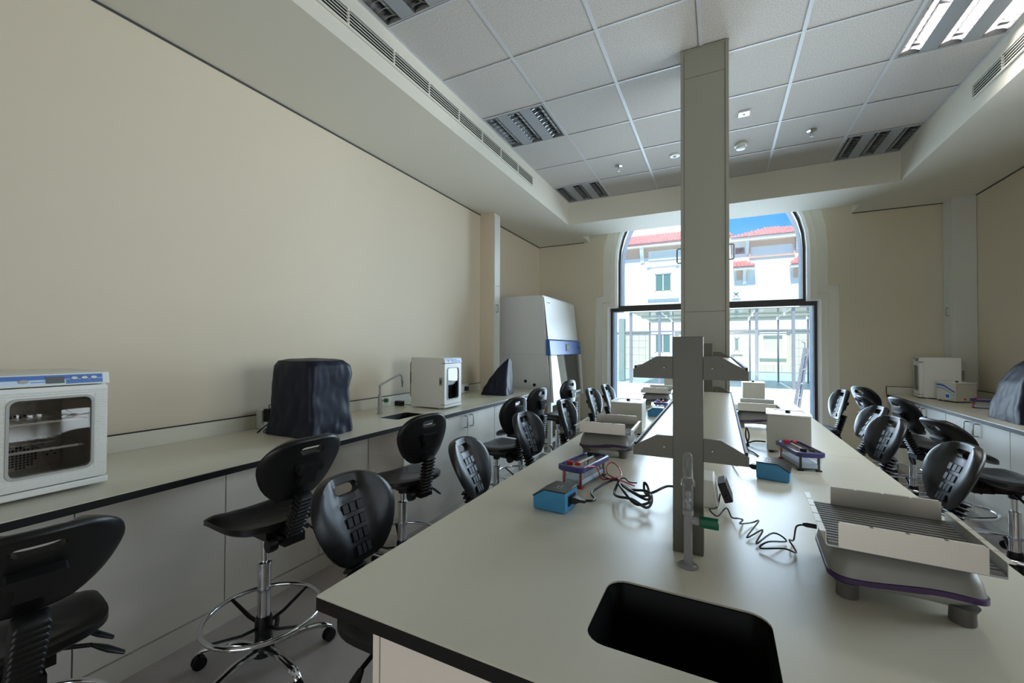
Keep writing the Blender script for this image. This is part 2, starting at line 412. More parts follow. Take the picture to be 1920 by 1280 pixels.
def ceil_thing(name, label, cat, x, y, group=None): return thing(name, label, cat, (x, y, ZC+.004), 0, group)
for x, y, lb in ((-1.014, 4.725, 'chrome sprinkler head in the tile between the arch and the unlit corner light'), (.778, 4.734, 'chrome sprinkler head in the tile beside the round smoke detector')):
    t = ceil_thing('sprinkler_head', lb, 'sprinkler', x, y, 'ceiling sprinklers')
    MB().lathe([(.012, 0), (.036, -.002), (.038, -.006), (.014, -.010), (.012, -.004)], 20).build('escutcheon', M_chrome, t)
    MB().lathe([(.009, -.008), (.009, -.03), (.006, -.034)], 10).tube([(-.008, 0, -.03), (-.016, 0, -.04), (-.004, 0, -.055)], .003, 6).tube([(.008, 0, -.03), (.016, 0, -.04), (.004, 0, -.055)], .003, 6).build('yoke', M_steel, t)
    MB().lathe([(.016, -.055), (.017, -.058)], 14).build('deflector', M_steel, t)
t = ceil_thing('smoke_detector', 'round white smoke detector on the ceiling right of the service column', 'smoke detector', .195, 4.761)
MB().lathe([(.060, 0), (.058, -.018), (.045, -.024)], 24).build('base', M_white, t)
MB().lathe([(.040, -.024), (.044, -.030), (.042, -.045), (.030, -.050)], 24).build('sensor_cap', M_bathtop, t)
t = ceil_thing('ceiling_sensor', 'flat round white sensor disc partly hidden by the service column', 'sensor', -.423, 4.721)
MB().lathe([(.052, 0), (.050, -.010), (.040, -.014)], 24).build('base', M_bathtop, t)
MB().lathe([(.018, -.014), (.012, -.022)], 16).build('lens', M_greylt, t)
t = ceil_thing('ceiling_socket', 'small square white ceiling outlet with a dark centre hole', 'outlet', .195, 4.13)
MB().box(-.045, .045, -.045, .045, -.012, 0).build('plate', M_bathtop, t, .003)
MB().lathe([(.008, -.0135), (.008, -.012)], 12).build('hole', M_dark, t)

# ------------------------------------------------------------------ service chases and column
def cup_handle(parent, p, axis, out, ln=.095, d=.028, m=None, name='handle'):
    """axis: unit vector along the grip, out: outward normal"""
    p, a, o = Vector(p), Vector(axis), Vector(out)
    pts = [p-a*ln/2, p-a*ln/2+o*d*.8, p-a*ln*.42+o*d, p+a*ln*.42+o*d, p+a*ln/2+o*d*.8, p+a*ln/2]
    return MB().tube(pts, .0045, 8).build(name, m or M_steel, parent)
t = thing('service_riser', 'slim boxed wall riser with a handled access door behind the counter', 'service riser', (XL+.001, 4.69, .901))
box('casing', M_wall, t, 0, .206, 0, .16, 0, ZS-.9)
for a, b in ((0, .62), (.625, 1.34), (1.345, ZS-.9-.03)):
    d = box('access_door' if a > .6 and a < 1 else 'access_panel', M_chase, t, .206, .212, .012, .155, a+.004, b)
    if .6 < a < 1: cup_handle(d, (.212, .055, 1.05), (0, 0, 1), (1, 0, 0))
t = thing('service_riser', 'boxed corner riser with a small pull handle beside the far end of the window wall', 'service riser', (2.37, 6.48, .901))
box('casing', M_chase, t, 0, .207, 0, .196, 0, ZS-.9)
for a, b in ((0, .62), (.625, 1.34), (1.345, ZS-.9-.03)):
    d = box('access_door' if .6 < a < 1 else 'access_panel', M_chase, t, -.006, 0, .03, .19, a+.004, b)
    if .6 < a < 1: cup_handle(d, (-.006, .07, .98), (0, 0, 1), (-1, 0, 0), .09, .025)
t = thing('service_column', 'tall square shade-darkened cream service column rising from island bench to ceiling', 'service column', (-.0895, 3.07, .9))
hw = .1475; H = ZC-.9
box('core', M_col_shaded, t, -hw+.012, hw-.012, .012, .283, 0, H+.02)
for sx in (-1, 1):
    for yy in (0, .27): box('corner_post', M_col_shaded, t, min(sx*hw, sx*(hw-.02)), max(sx*hw, sx*(hw-.02)), yy, yy+.025, 0, H)
for a, b in ((0, .7935), (.7965, 2.392), (2.395, H)):
    box('front_panel', M_col_shaded, t, -hw+.023, hw-.023, .003, .012, a, b)
    for sx in (-1, 1):
        d = box('side_panel', M_col_shaded, t, min(sx*hw-.0, sx*(hw-.012)), max(sx*hw, sx*(hw-.012)), .028, .267, a, b)
        if .7 < a < 1: cup_handle(d, (sx*hw, .05, 1.19), (0, 0, 1), (sx, 0, 0), .10, .028)
box('top_collar', M_col_shaded, t, -hw-.003, hw+.003, -.003, .297, H-.012, H-.004)

# ================================================================== ISLAND BENCH
BZ = .9; T0 = BZ-.032
bench = thing('island_bench', 'long cream-topped island laboratory bench with thick black edges', 'bench', (0, 0, 0))
sink_hole = rrect(-.235, .092, .775, 1.012, .042)
XB0, XB1, YB0, YB1 = -.80, .66, .643, 5.75
holed_plate('worktop_core', M_core, bench, [(XB0, YB0), (XB1, YB0), (XB1, YB1), (XB0, YB1)], [sink_hole], T0, BZ-.004)
holed_plate('worktop_surface', M_bench, bench, [(XB0+.001, YB0+.001), (XB1-.001, YB0+.001), (XB1-.001, 2.665), (XB0+.001, 2.665)], [sink_hole], BZ-.004, BZ)
box('worktop_surface', M_bench, bench, XB0+.001, XB1-.001, 2.667, YB1-.001, BZ-.004, BZ)
for y in (.67, 5.66):
    box('end_panel', M_cab_lit, bench, -.637, .50, y, y+.02, .02, T0)
    box('end_panel_edge', M_cab_lit, bench, -.656, -.639, y-.002, y+.028, .02, T0); box('end_panel_edge', M_cab_lit, bench, .502, .519, y-.002, y+.028, .02, T0)
box('spine_panel', M_cab, bench, -.30, .16, .70, 1.055, .02, .70)
for k in range(8):
    y0 = 1.06+k*.57
    box('spine_panel', M_cab, bench, -.30, .16, y0, y0+.566, .02, T0)
box('plinth', M_seam, bench, -.28, .14, .70, 5.62, 0, .02)
box('plinth', M_seam, bench, -.64, .50, .672, .69, 0, .02); box('plinth', M_seam, bench, -.64, .50, 5.662, 5.68, 0, .02)
box('apron_rail', M_core, bench, -.74, -.70, .74, 5.6, T0-.045, T0); box('apron_rail', M_core, bench, .57, .61, .74, 5.6, T0-.045, T0)

def basin(name, label, x0, x1, y0, y1, r, depth, loc, grp=None):
    t = thing(name, label, 'sink', loc); n = 6
    def ringp(i, z): return [(p[0], p[1], z) for p in rrect(x0+i, x1-i, y0+i, y1-i, max(.006, r-i), n)]
    MB().rings([ringp(.0012, -.004), ringp(.0012, -.008), ringp(.010, -.020), ringp(.014, -depth+.03), ringp(.03, -depth), ]+[ringp(.06, -depth-.004)], caps=False).add([(p[0], p[1], -depth-.004) for p in rrect(x0+.06, x1-.06, y0+.06, y1-.06, .01, n)], [list(range(24+4-4 if False else len(rrect(0,1,0,1,.1,n))))]).build('bowl', M_sinkb, t)
    MB().lathe([(.02, -depth-.002), (.018, -depth+.001)], 16, T(((x0+x1)/2, (y0+y1)/2, 0))).build('drain', M_steel, t)
    return t
basin('sink', 'black epoxy sink sunk into the near end of the island bench', -.1635, .1635, -.1185, .1185, .042, .16, (-.0715, .8935, BZ))

# reagent rack: two posts, brackets, two shelves
rack = thing('reagent_rack', 'olive-grey two-tier reagent rack standing along the middle of the island bench', 'shelving rack', (-.0775, 1.22, BZ))
PH = .581
for y in (0, 1.70):
    MB().box(-.038, .038, y, y+.052, 0, PH).build('post', M_post, rack, .0015)
    for z in (.466, .248):
        for s in (-1, 1):
            pf = [(s*.038, z+.061), (s*.080, z+.061), (s*.144, z+.024), (s*.144, z), (s*.038, z)]
            b = MB().prism(pf, y+.004, y+.012).prism([(s*.038, z+.006), (s*.142, z+.006), (s*.142, z), (s*.038, z)], y+.012, y+.03).build('bracket', M_post, rack)
            MB().lathe([(.004, 0), (.004, .003), (.002, .004)], 8, T((s*.06, y+.004, z+.03)) @ Matrix.Rotation(R(90), 4, 'X')).build('screw', M_steel, b)
for z in (.470, .252):
    box('shelf_board', M_bench, rack, -.136, .136, .012, 1.70, z+.010, z+.022)
    for s in (-1, 1):
        box('shelf_rail', M_core, rack, min(s*.136, s*.142), max(s*.136, s*.142), .012, 1.70, z+.006, z+.030)

# ================================================================== WALL COUNTERS
lc = thing('side_counter', 'long cream wall counter with a black edge beneath the bare cream wall', 'counter', (0, 0, 0))
hole2 = rrect(-2.385, -2.180, 2.455, 2.780, .02, 6)
holed_plate('worktop_core', M_core, lc, [(XL+.002, -1.6), (-2.0, -1.6), (-2.0, 5.02), (XL+.002, 5.02)], [hole2], T0, BZ-.004)
holed_plate('worktop_surface', M_bench, lc, [(XL+.002, -1.599), (-2.001, -1.599), (-2.001, 5.019), (XL+.002, 5.019)], [hole2], BZ-.004, BZ)
lu = thing('counter_upstand', 'low cream upstand with a dark top line at the foot of the bare cream wall', 'upstand')
box('upstand_panel', M_bench, lu, XL+.002, XL+.02, -1.6, 4.685, BZ+.0005, .988); box('upstand_edge', M_core, lu, XL+.002, XL+.021, -1.6, 4.685, .988, .993)
lk = thing('knee_panelling', 'plain cream knee-space panelling under the long side counter', 'panelling')
ks = [-1.6, -1.0, -.42, .158, .736, 1.313, 1.89, 2.308]
for a, b in zip(ks[:-1], ks[1:]): box('knee_panel', M_cab, lk, -2.35, -2.33, a+.003, b-.003, .10, T0-.002)
box('plinth', M_cab, lk, -2.34, -2.322, -1.6, 2.308, 0, .094)
def cabinet(label, x0, x1, y0, y1, doors, facing, grp, ztop=T0):
    """doors: list of (y0,y1,handle_y or None)"""
    t = thing('base_cabinet', label, 'cabinet', ((x0+x1)/2, (y0+y1)/2, 0), 0, grp)
    cx, cy = (x0+x1)/2, (y0+y1)/2
    f = x1 if facing > 0 else x0
    a, b = (x0, x1-.02) if facing > 0 else (x0+.02, x1)
    box('carcass', M_cab, t, a-cx, b-cx, y0-cy, y1-cy, .11, ztop-.001)
    box('plinth', M_cab, t, min(a, b)+.05-cx, max(a, b)-.05-cx, y0-cy, y1-cy, 0, .108)
    if ztop < T0:
        for yy in (y0, y1-.018): box('side_panel', M_cab, t, a-cx, b-cx, yy-cy, yy+.018-cy, ztop, T0-.001)
    for d0, d1, hy in doors:
        e0, e1 = sorted((f, f-facing*.019))
        d = box('door', M_cab, t, e0-cx, e1-cx, d0+.002-cy, d1-.002-cy, .112, T0-.006, .0012)
        if hy is not None: cup_handle(d, (f-cx, hy-cy, T0-.075), (0, 0, 1), (facing, 0, 0), .10, .03)
    return t
cabinet('plain-fronted sink cabinet without handle under the counter sink', -2.60, -1.995, 2.312, 2.838, [(2.312, 2.838, None)], 1, 'counter base cabinets', .66)
cabinet('two-door counter cabinet with paired loop handles beside the sink cabinet', -2.70, -2.02, 2.842, 3.678, [(2.842, 3.183, 3.135), (3.183, 3.678, 3.232)], 1, 'counter base cabinets')
cabinet('counter cabinet nearest the safety cabinet, partly hidden by stools', -2.70, -2.02, 3.682, 4.60, [(3.682, 4.14, 4.09), (4.14, 4.60, 4.19)], 1, 'counter base cabinets')
cabinet('narrow plain cabinet at the counter end under the slumped navy cover', -2.70, -2.02, 4.604, 5.0, [(4.604, 5.0, None)], 1, 'counter base cabinets')
basin('sink', 'small dark rectangular sink in front of the gooseneck tap', -.1025, .1025, -.1625, .1625, .02, .2, (-2.2825, 2.6175, BZ))
rc = thing('side_counter', 'cream wall counter with stools and a navy cover beside the corner riser', 'counter', (0, 0, 0))
box('worktop_core', M_core, rc, 1.83, XR-.002, 1.0, 6.65, T0, BZ-.004); box('worktop_surface', M_bench, rc, 1.831, XR-.002, 1.001, 6.649, BZ-.004, BZ)
ru = thing('counter_upstand', 'short cream upstand on the window wall behind the pale incubator', 'upstand')
box('upstand_panel', M_bench, ru, 1.83, 2.365, 6.63, 6.65, BZ+.0005, .988); box('upstand_edge', M_core, ru, 1.83, 2.365, 6.629, 6.65, .988, .993)
box('upstand_edge', M_core, ru, 1.826, 1.83, 6.629, 6.65, BZ+.0005, .993)
rv = thing('counter_upstand', 'low cream upstand along the wall behind the bulky navy cover', 'upstand')
box('upstand_panel', M_bench, rv, XR-.02, XR-.002, 1.0, 6.47, BZ+.0005, .988); box('upstand_edge', M_core, rv, XR-.021, XR-.002, 1.0, 6.47, .988, .993)
cabinet('far two-door cabinet under the pale incubator by the window wall', 1.87, 2.5, 5.262, 6.64, [(5.95, 6.64, None), (5.756, 5.95, 5.815), (5.262, 5.756, 5.705)], -1, 'counter base cabinets')
cabinet('two-door cabinet with paired loop handles under the water bath with blue wave', 1.87, 2.5, 4.303, 5.258, [(4.782, 5.258, 4.86), (4.303, 4.782, 4.72)], -1, 'counter base cabinets')
cabinet('cabinet under the tall navy equipment cover, behind the nearest stool seat', 1.87, 2.5, 3.35, 4.299, [(3.83, 4.299, 3.89), (3.35, 3.83, 3.77)], -1, 'counter base cabinets')

# ================================================================== LAB STOOLS
K = .88
OUTL = [(.075, 0), (.125, .025), (.168, .075), (.196, .14), (.205, .195), (.192, .25), (.155, .30), (.09, .335), (0, .345)]
OUTL = [(a*K, b*K) for a, b in OUTL]; OUTL = OUTL + [(-a, b) for a, b in OUTL[-2::-1]]
OUTL = [(p.x, p.y) for p in smooth_path([(a, b, 0) for a, b in OUTL], 5, True)]
O0 = .127; HV = .248
def sst(a, b, x): x = max(0, min(1, (x-a)/(b-a))); return x*x*(3-2*x)
def nbase(u): return .04+1.25*u*u
def make_back():
    N = 56; hole = []; outer = []
    for k in range(N):
        an = 2*math.pi*k/N; d = Vector((math.cos(an), math.sin(an)))
        # rounded slot
        lo, hi = 0, .2
        for _ in range(30):
            m = (lo+hi)/2; x, y = d.x*m, d.y*m
            q = math.hypot(max(0, abs(x)-.030), y)
            lo, hi = (m, hi) if q < .017 else (lo, m)
        hole.append(d*lo)
        best = 0
        for i in range(len(OUTL)):
            a = Vector((OUTL[i][0], OUTL[i][1]-HV)); b = Vector((OUTL[(i+1) % len(OUTL)][0], OUTL[(i+1) % len(OUTL)][1]-HV))
            e = b-a; den = d.x*e.y-d.y*e.x
            if abs(den) < 1e-12: continue
            tt = (a.x*e.y-a.y*e.x)/den; ss = (a.x*d.y-a.y*d.x)/den
            if tt > 0 and -1e-6 <= ss <= 1+1e-6: best = max(best, tt)
        outer.append(d*best)
    TS = [0, .05, .14, .28, .44, .6, .74, .84, .92, .97, 1]
    fr, bk = [], []
    for t in TS:
        f, b = [], []
        for h, o in zip(hole, outer):
            p = h.lerp(o, t); u, v = p.x, p.y+HV; ed = max(0, (t-.72)/.28)
            n = nbase(u) + .012*sst(.050, .075, abs(u))*(1-ed) - .013*ed*ed - (.006*(1-t/.05) if t < .05 else 0)
            nb = nbase(u)-.030+.012*ed**3 + (.004*(1-t/.05) if t < .05 else 0)
            f.append((u, n, O0+v)); b.append((u, nb, O0+v))
        fr.append(f); bk.append(b)
    mb = MB(); mb.rings(bk[::-1]+[]+[], caps=False)
    seq = fr + bk[::-1]
    mb = MB(); vs = [p for r in seq for p in r]; n = N; fs = []
    L = len(seq)
    for i in range(L):
        j = (i+1) % L
        for k in range(n): fs.append((i*n+k, i*n+(k+1) % n, j*n+(k+1) % n, j*n+k))
    mb.add(vs, fs); return mb.mesh('backrest', M_pu)
ME = {}
ME['back'] = make_back()
pad = MB(); pad.rings([[(x*a, y, z*a) for x, z in ((-.0125, -.017), (.0125, -.017), (.0105, .017), (-.0145, .017))] for a, y in ((1.0, -.002), (.98, .003), (.86, .0055))], caps=True)
ME['pad'] = pad.mesh('grip_pad', M_pu)
bl = MB()
for k in range(11):
    a = -.045+k*.0205; w = .036; d = .027
    def rr(i, z): return [(p[0], p[1]-.026, z) for p in rrect(-w+i, w-i, -d+i, d-i, .008, 3)]
    bl.rings([rr(.010, a), rr(.001, a+.007), rr(0, a+.010), rr(.001, a+.013), rr(.010, a+.0205)])
ME['bellows'] = bl.mesh('bellows', M_plast)
ME['bracket'] = MB().box(-.028, .028, -.035, .012, -.075, .02).mesh('tilt_bracket', M_plast)
ME['mount'] = MB().prism([(-.035, O0+.10), (.035, O0+.10), (.035, O0+.152), (.050, O0+.155), (.056, O0+.162), (.056, O0+.180), (.050, O0+.187), (-.050, O0+.187), (-.056, O0+.180), (-.056, O0+.162), (-.050, O0+.155), (-.035, O0+.152)], -.016, .010).mesh('back_mount', M_plast)
def make_seat():
    N = 44; TS = [0.0, .2, .4, .6, .75, .86, .94, 1.0]; top, bot = [], []
    for t in TS:
        tp, bt = [], []
        for k in range(N):
            a = 2*math.pi*k/N; c, s_ = math.cos(a), math.sin(a)
            x = .205*math.copysign(abs(c)**.62, c)*t; y = .212*math.copysign(abs(s_)**.62, s_)*t
            z = -.055*max(0, (y-.05)/.16)**2 + .014*max(0, (-y-.08)/.13)**2 + .012*(x/.2)**2 - .006*(1-t)
            ed = max(0, (t-.8)/.2)
            zt = z-.014*ed*ed + (.0016*math.sin(y*170) if .1 < t < .9 else 0)
            zb = z-.052+.016*ed*ed
            tp.append((x, y, zt)); bt.append((x, y, zb))
        top.append(tp); bot.append(bt)
    mb = MB(); mb.rings(top[1:]+bot[::-1][:-1]); return mb.mesh('seat', M_pu)
ME['seat'] = make_seat()
ME['mech'] = MB().box(-.075, .075, -.15, .11, -.088, -.052).box(-.045, .045, -.235, -.13, -.10, -.062).lathe([(.026, -.13), (.034, -.085)], 14).mesh('seat_mechanism', M_plast)
ME['knob'] = MB().lathe([(.012, -.02), (.026, -.018), (.028, 0), (.026, .016), (.014, .02)], 14, RY((-.08, -.20, -.085), R(90))).tube([(-.08, -.20, -.085), (-.03, -.2, -.085)], .008, 8).mesh('tilt_knob', M_plast)
def lever(y0, y1):
    m = MB(); p0 = Vector((.06, y0, -.075)); p1 = Vector((.165, y1, -.115)); p2 = Vector((.205, y1, -.150)); p3 = Vector((.245, y1, -.185))
    m.tube([p0, p1], .007, 8); m.tube([p1, p1.lerp(p2, .5), p2, p3], [.011, .018, .022, .014], 8, flat=.45); return m
ME['lever'] = lever(.03, .06).mesh('lever', M_plast); ME['lever2'] = lever(-.06, -.07).mesh('lever', M_plast)
ME['lift'] = MB().lathe([(.014, -.45), (.014, 0)], 14).mesh('gas_lift', M_chrome)
ME['tube'] = MB().lathe([(.024, .10), (.027, .13), (.027, .46), (.029, .462), (.029, .475), (.016, .478)], 18).mesh('column_sleeve', M_chrome)
ME['collar'] = MB().lathe([(.034, .155), (.036, .165), (.036, .215), (.030, .235)], 16).mesh('ring_collar', M_plast)
rg = MB(); rg.tube([(.235*math.cos(2*math.pi*k/40), .235*math.sin(2*math.pi*k/40), .245) for k in range(40)], .0105, 10, True); ME['ring'] = rg.mesh('foot_ring', M_chrome)
ME['spoke'] = MB().tube([(.03, 0, .19), (.10, 0, .20), (.225, 0, .245)], [.012, .011, .009], 8, flat=.45).mesh('ring_spoke', M_plast)
ME['hub'] = MB().lathe([(.030, .06), (.045, .065), (.046, .10), (.036, .125), (.034, .155)], 18).mesh('base_hub', M_plast)
ME['arm'] = MB().tube(smooth_path([(.035, 0, .092), (.12, 0, .104), (.21, 0, .098), (.262, 0, .086), (.288, 0, .068)], 3), [.021]*5+[.018]*4+[.0165]*3+[.015], 10, flat=.7).mesh('base_arm', M_chrome)
cs = MB()
for s in (-1, 1): cs.lathe([(.012, s*.004), (.027, s*.005), (.029, s*.010), (.027, s*.018), (.012, s*.020)], 16, RX((.0, 0, .029), R(90)))
cs.lathe([(.006, .02), (.006, .07)], 8).add([], []); cs.box(-.016, .016, -.013, .013, .036, .055)
ME['castor'] = cs.mesh('castor', M_plast)
def stool(name, x, y, th, s, rec, o, label, group, spin=0):
    t = thing('lab_stool', label, 'stool', (x, y, 0), R(th-90), group)
    link('seat', ME['seat'], t, 0, (0, 0, s)); link('seat_mechanism', ME['mech'], t, 0, (0, 0, s)); link('tilt_knob', ME['knob'], t, 0, (0, 0, s))
    link('lever', ME['lever'], t, 0, (0, 0, s)); link('lever', ME['lever2'], t, 0, (0, 0, s))
    pv = (0, -.20, s-.03); ro = (R(rec), 0, 0)
    ax = Vector((0, -math.sin(R(rec)), math.cos(R(rec))))*(o-.125 if abs(o-.125) > .03 else 0); pb = tuple(Vector(pv)+ax)
    b = link('backrest', ME['back'], t, 0, pb, ro)
    for j in range(4):
        for i in range(3):
            sc = .72+.12*j; u = (i-1)*.0295*sc; v = .036+j*.0475
            q = link('grip_pad', ME['pad'], b, 0, (u, nbase(u), O0+v)); q.scale = (sc, 1, 1)
    bw = link('bellows', ME['bellows'], t, 0, pv, ro); bw.scale = (1, 1, 1+ax.length*4.5); link('tilt_bracket', ME['bracket'], t, 0, pv, ro); link('back_mount', ME['mount'], t, 0, pb, ro)
    link('gas_lift', ME['lift'], t, 0, (0, 0, s-.085)); link('column_sleeve', ME['tube'], t); link('ring_collar', ME['collar'], t); link('foot_ring', ME['ring'], t)
    for k in range(4): link('ring_spoke', ME['spoke'], t, 0, None, (0, 0, R(45+90*k+spin)))
    link('base_hub', ME['hub'], t)
    for k in range(5):
        a = R(72*k+spin); link('base_arm', ME['arm'], t, 0, None, (0, 0, a))
        link('castor', ME['castor'], t, 0, (.282*math.cos(a), .282*math.sin(a), 0), (0, 0, a+R(random.uniform(-70, 70))))
    return t
G1, G2, G3, G4 = 'stools along the bare wall counter', 'stools on the sink-cabinet aisle side of the island', 'stools on the riser side of the island', 'stools along the counter with the navy cover'
STOOLS = [
 ('L1', -1.94, .475, 172, .585, 32, .20, 'black stool cut by the picture edge beneath the large incubator, seen from behind', G1, 10),
 ('L2', -1.854, 1.215, 175, .714, 26, .14, 'black stool in full view with chrome foot ring before the large navy cover', G1, 52),
 ('L3', -1.80, 2.077, 166, .66, 12, .11, 'black stool with slim back directly before the sink cabinet front', G1, 20),
 ('L4', -1.655, 3.055, 170, .659, 6, .12, 'black stool with its seat showing before the two-door counter cabinet', G1, 0),
 ('L5', -1.72, 3.66, 173, .678, 7, .12, 'black stool with back turned, just beside the counter end by the slumped navy cover', G1, 30),
 ('L6', -1.72, 4.685, 169, .678, 0, .13, 'black stool before the glass sash of the safety cabinet', G1, 10),
 ('C1', -.877, 1.083, 1, .620, 24, .124, 'black stool with large padded back at the near corner of the island', G2, 15),
 ('C2', -.829, 1.813, 6, .622, 26, .124, 'second stool from the near corner, aisle side of the island', G2, 40),
 ('C3', -.889, 2.561, -6, .633, 23, .126, 'third stool from the near corner, on the aisle side of the island', G2, 5),
 ('C4', -.823, 3.101, 0, .656, 16, .129, 'stool standing right before the safety cabinet stand, tucked at the island', G2, 25),
 ('C5', -.913, 4.207, -5, .647, 18, .128, 'stool behind the cream water bath on the aisle side of the island', G2, 60),
 ('C6', -.892, 4.807, -4, .643, 20, .127, 'farthest aisle-side island stool, beside the window frame', G2, 33),
 ('R1', .673, 2.543, 185, .649, 21, .128, 'large padded stool back behind the big rocking shaker', G3, 12),
 ('R2', .671, 3.334, 192, .649, 21, .128, 'padded stool back second along the island behind the big shaker', G3, 48),
 ('R3', .777, 4.228, 188, .638, 30, .127, 'stool with a bright reflecting centre strip, third along the riser side of the island', G3, 22),
 ('R4', .821, 5.140, 189, .658, 17, .130, 'side-on stool standing alone before the window moulding', G3, 36),
 ('Q0a', 1.57, 5.52, 22, .69, 22, .134, 'farthest stool beside the counter end near the pale incubator', G4, 0),
 ('Q0b', 1.54, 4.94, 0, .66, 29, .128, 'stool half hidden behind the bright-strip stool, next to the farthest one', G4, 40),
 ('Q1', 1.58, 4.35, 8, .70, 25, .127, 'raked stool in profile before the water bath with blue wave', G4, 10),
 ('Q2', 1.59, 3.62, 14, .68, 36, .127, 'stool with strongly reclined back, broad seat and two hanging levers before the paired loop handles', G4, 18),
]
for a in STOOLS: stool(*a)

# ================================================================== BENCH EQUIPMENT
def shaker(x, y, rz, label, sc=1.0, cord=True):
    t = thing('rocking_shaker', label, 'shaker', (x, y, BZ), rz, 'rocking shakers on the island bench'); t.scale = (sc, sc, sc)
    W, D = .128, .125
    def ring(z, i, wav, lift=0, n=6):
        pts = rrect(-W+i, W-i, -D+i, D-i, .035, n); out = []
        q = []
        for k, p in enumerate(pts):
            q.append(p); nx = pts[(k+1) % len(pts)]
            if math.hypot(nx[0]-p[0], nx[1]-p[1]) > .06:
                for m in range(1, 10): q.append((p[0]+(nx[0]-p[0])*m/10, p[1]+(nx[1]-p[1])*m/10))
        for px, py in q:
            e = max(abs(px)/W*(abs(py) > D*.6), abs(py)/D*(abs(px) > W*.6)) if True else 0
            f = min(1, (px/W)**2*(py/D)**2*1.6)
            wz = .0075*math.sin(px/W*2.6+.3)*wav
            out.append((px, py, z+wz+lift*(1-f)))
        return out
    MB().rings([ring(.018, .040, 0, .010), ring(.022, .028, .3, .008), ring(.052, .004, 1)]).build('lower_shell', M_greylt, t)
    MB().rings([ring(.0485, .003, 1), ring(.050, -.0012, 1), ring(.0605, -.0012, 1), ring(.062, .003, 1)]).build('stripe', M_purple, t)
    MB().rings([ring(.060, .001, 1), ring(.085, .006, .6), ring(.105, .014, .2), ring(.114, .026, 0), ring(.117, .05, 0)]).build('upper_shell', M_grey, t)
    for sx in (-1, 1):
        for sy in (-1, 1): MB().lathe([(.020, 0), (.021, .004), (.020, .024), (.026, .036)], 16, T((sx*.092, sy*.090, 0))).build('foot', M_foot, t)
    MB().lathe([(.05, .112), (.045, .123)], 16).build('crank_plate', M_plast, t)
    tr = MB().box(-.135, .137, -.142, .150, .1215, .126).build('tray', M_steel, t)
    rb = MB().box(-.133, .135, -.140, .148, .126, .128)
    for k in range(17):
        y = -.134+k*.0168; rb.rings([[(xx, y-.0062, .128), (xx, y-.005, .1305), (xx, y+.005, .1305), (xx, y+.0062, .128)] for xx in (-.132, .134)])
    rb.build('ribbed_mat', M_mat, t)
    def lip(a, yy, h, name='lip'):
        x0, x1 = a; m = MB().box(x0, x1, yy-.0012, yy, .1235, .126+h)
        n = 4; w = (x1-x0)/n
        for k in range(n): m.box(x0+k*w+.002, x0+(k+1)*w-.004, yy-.0012, yy+.007, .126+h, .1272+h)
        return m.build(name, M_alu, t)
    lip((-.115, .112), -.143, .049); lip((-.090, .128), .136, .050)
    for s, x0 in ((-1, -.1355), (1, .1372)):
        m = MB().box(min(x0, x0+s*.0012), max(x0, x0+s*.0012), -.140, .148, .1235, .150)
        for k in range(5): m.box(min(x0, x0+s*.012), max(x0, x0+s*.012), -.138+k*.057, -.085+k*.057, .150, .1513)
        m.build('side_flange', M_alu, t)
    MB().lathe([(.006, 0), (.006, .022), (.004, .030)], 10, RY((-.127, .085, .080), R(-90))).build('power_plug', M_plast, t)
    return t
shk_a = shaker(.350, 1.262, R(-3), 'large grey rocking shaker with purple stripe nearest the camera on the island')
shk_b = shaker(-.530, 2.215, R(2), 'grey rocking shaker with purple stripe behind the open gel tank with red feet')
shaker(.225, 3.43, R(0), 'grey rocking shaker behind the cream water bath, beyond the rack')
shaker(-.545, 4.30, R(0), 'far grey rocking shaker seen past the rack post, near the window')

def water_bath(x, y, rz, label, h=.205, w=.195, d=.23, wave=False):
    t = thing('water_bath', label, 'water bath', (x, y, BZ), rz, 'water baths')
    z0 = .012
    MB().box(-w/2, w/2, -d/2, d/2, z0, h-.006).build('housing', M_bath, t, .004)
    for sx in (-1, 1):
        for sy in (-1, 1): MB().lathe([(.010, 0), (.011, z0)], 10, T((sx*(w/2-.02), sy*(d/2-.02), 0))).build('foot', M_plast, t)
    holed_plate('rim', M_bathtop, t, rrect(-w/2-.004, w/2+.004, -d/2-.004, d/2+.004, .01, 3), [rrect(-w/2+.025, w/2-.025, -d/2+.045, d/2-.025, .015, 3)], h-.006, h)
    MB().rings([[(p[0], p[1], z) for p in rrect(-w/2+.026, w/2-.026, -d/2+.046, d/2-.026, .015, 3)] for z in (h-.003, h-.02)], caps=True).build('lid', M_bathtop, t, 0)
    MB().lathe([(.012, h-.003), (.012, h+.008), (.010, h+.012)], 12, T((.0, -.01, 0))).build('lid_knob', M_plast, t)
    MB().box(-.02, .0, -d/2-.003, -d/2, .03, .045).build('power_switch', M_red, t) if wave else None
    if wave:
        # front face looks to -x : two blue waves and a small display
        def wv(za, th):
            top = []; bot = []
            for k in range(15):
                q = k/14; y = d/2-.006-q*(d-.012); z = za-.055*q+.014*math.sin(q*4.6); top.append((-w/2-.0012, y, z)); bot.append((-w/2-.0012, y, z-th*(1-.4*q)))
            return top, bot
        mbw = MB()
        for za, th in ((h-.022, .022), (h-.060, .008)):
            a, b = wv(za, th); mbw.rings([a, b], closed=False, caps=False)
        mbw.build('wave_decal', M_strip, t)
        MB().box(-w/2-.003, -w/2, -.055, .005, .03, .09).build('display', M_striplt, t); MB().box(-w/2-.0045, -w/2-.003, -.045, -.005, .045, .078).build('display_window', M_strip, t)
    return t
bath_a = water_bath(.330, 2.705, R(-5), 'cream water bath with open lid top behind the gel tank on the riser side')
water_bath(.305, 4.98, R(0), 'far cream water bath beyond the second shaker, before the window')
water_bath(-.54, 2.82, R(3), 'cream water bath directly behind the shaker on the aisle side')
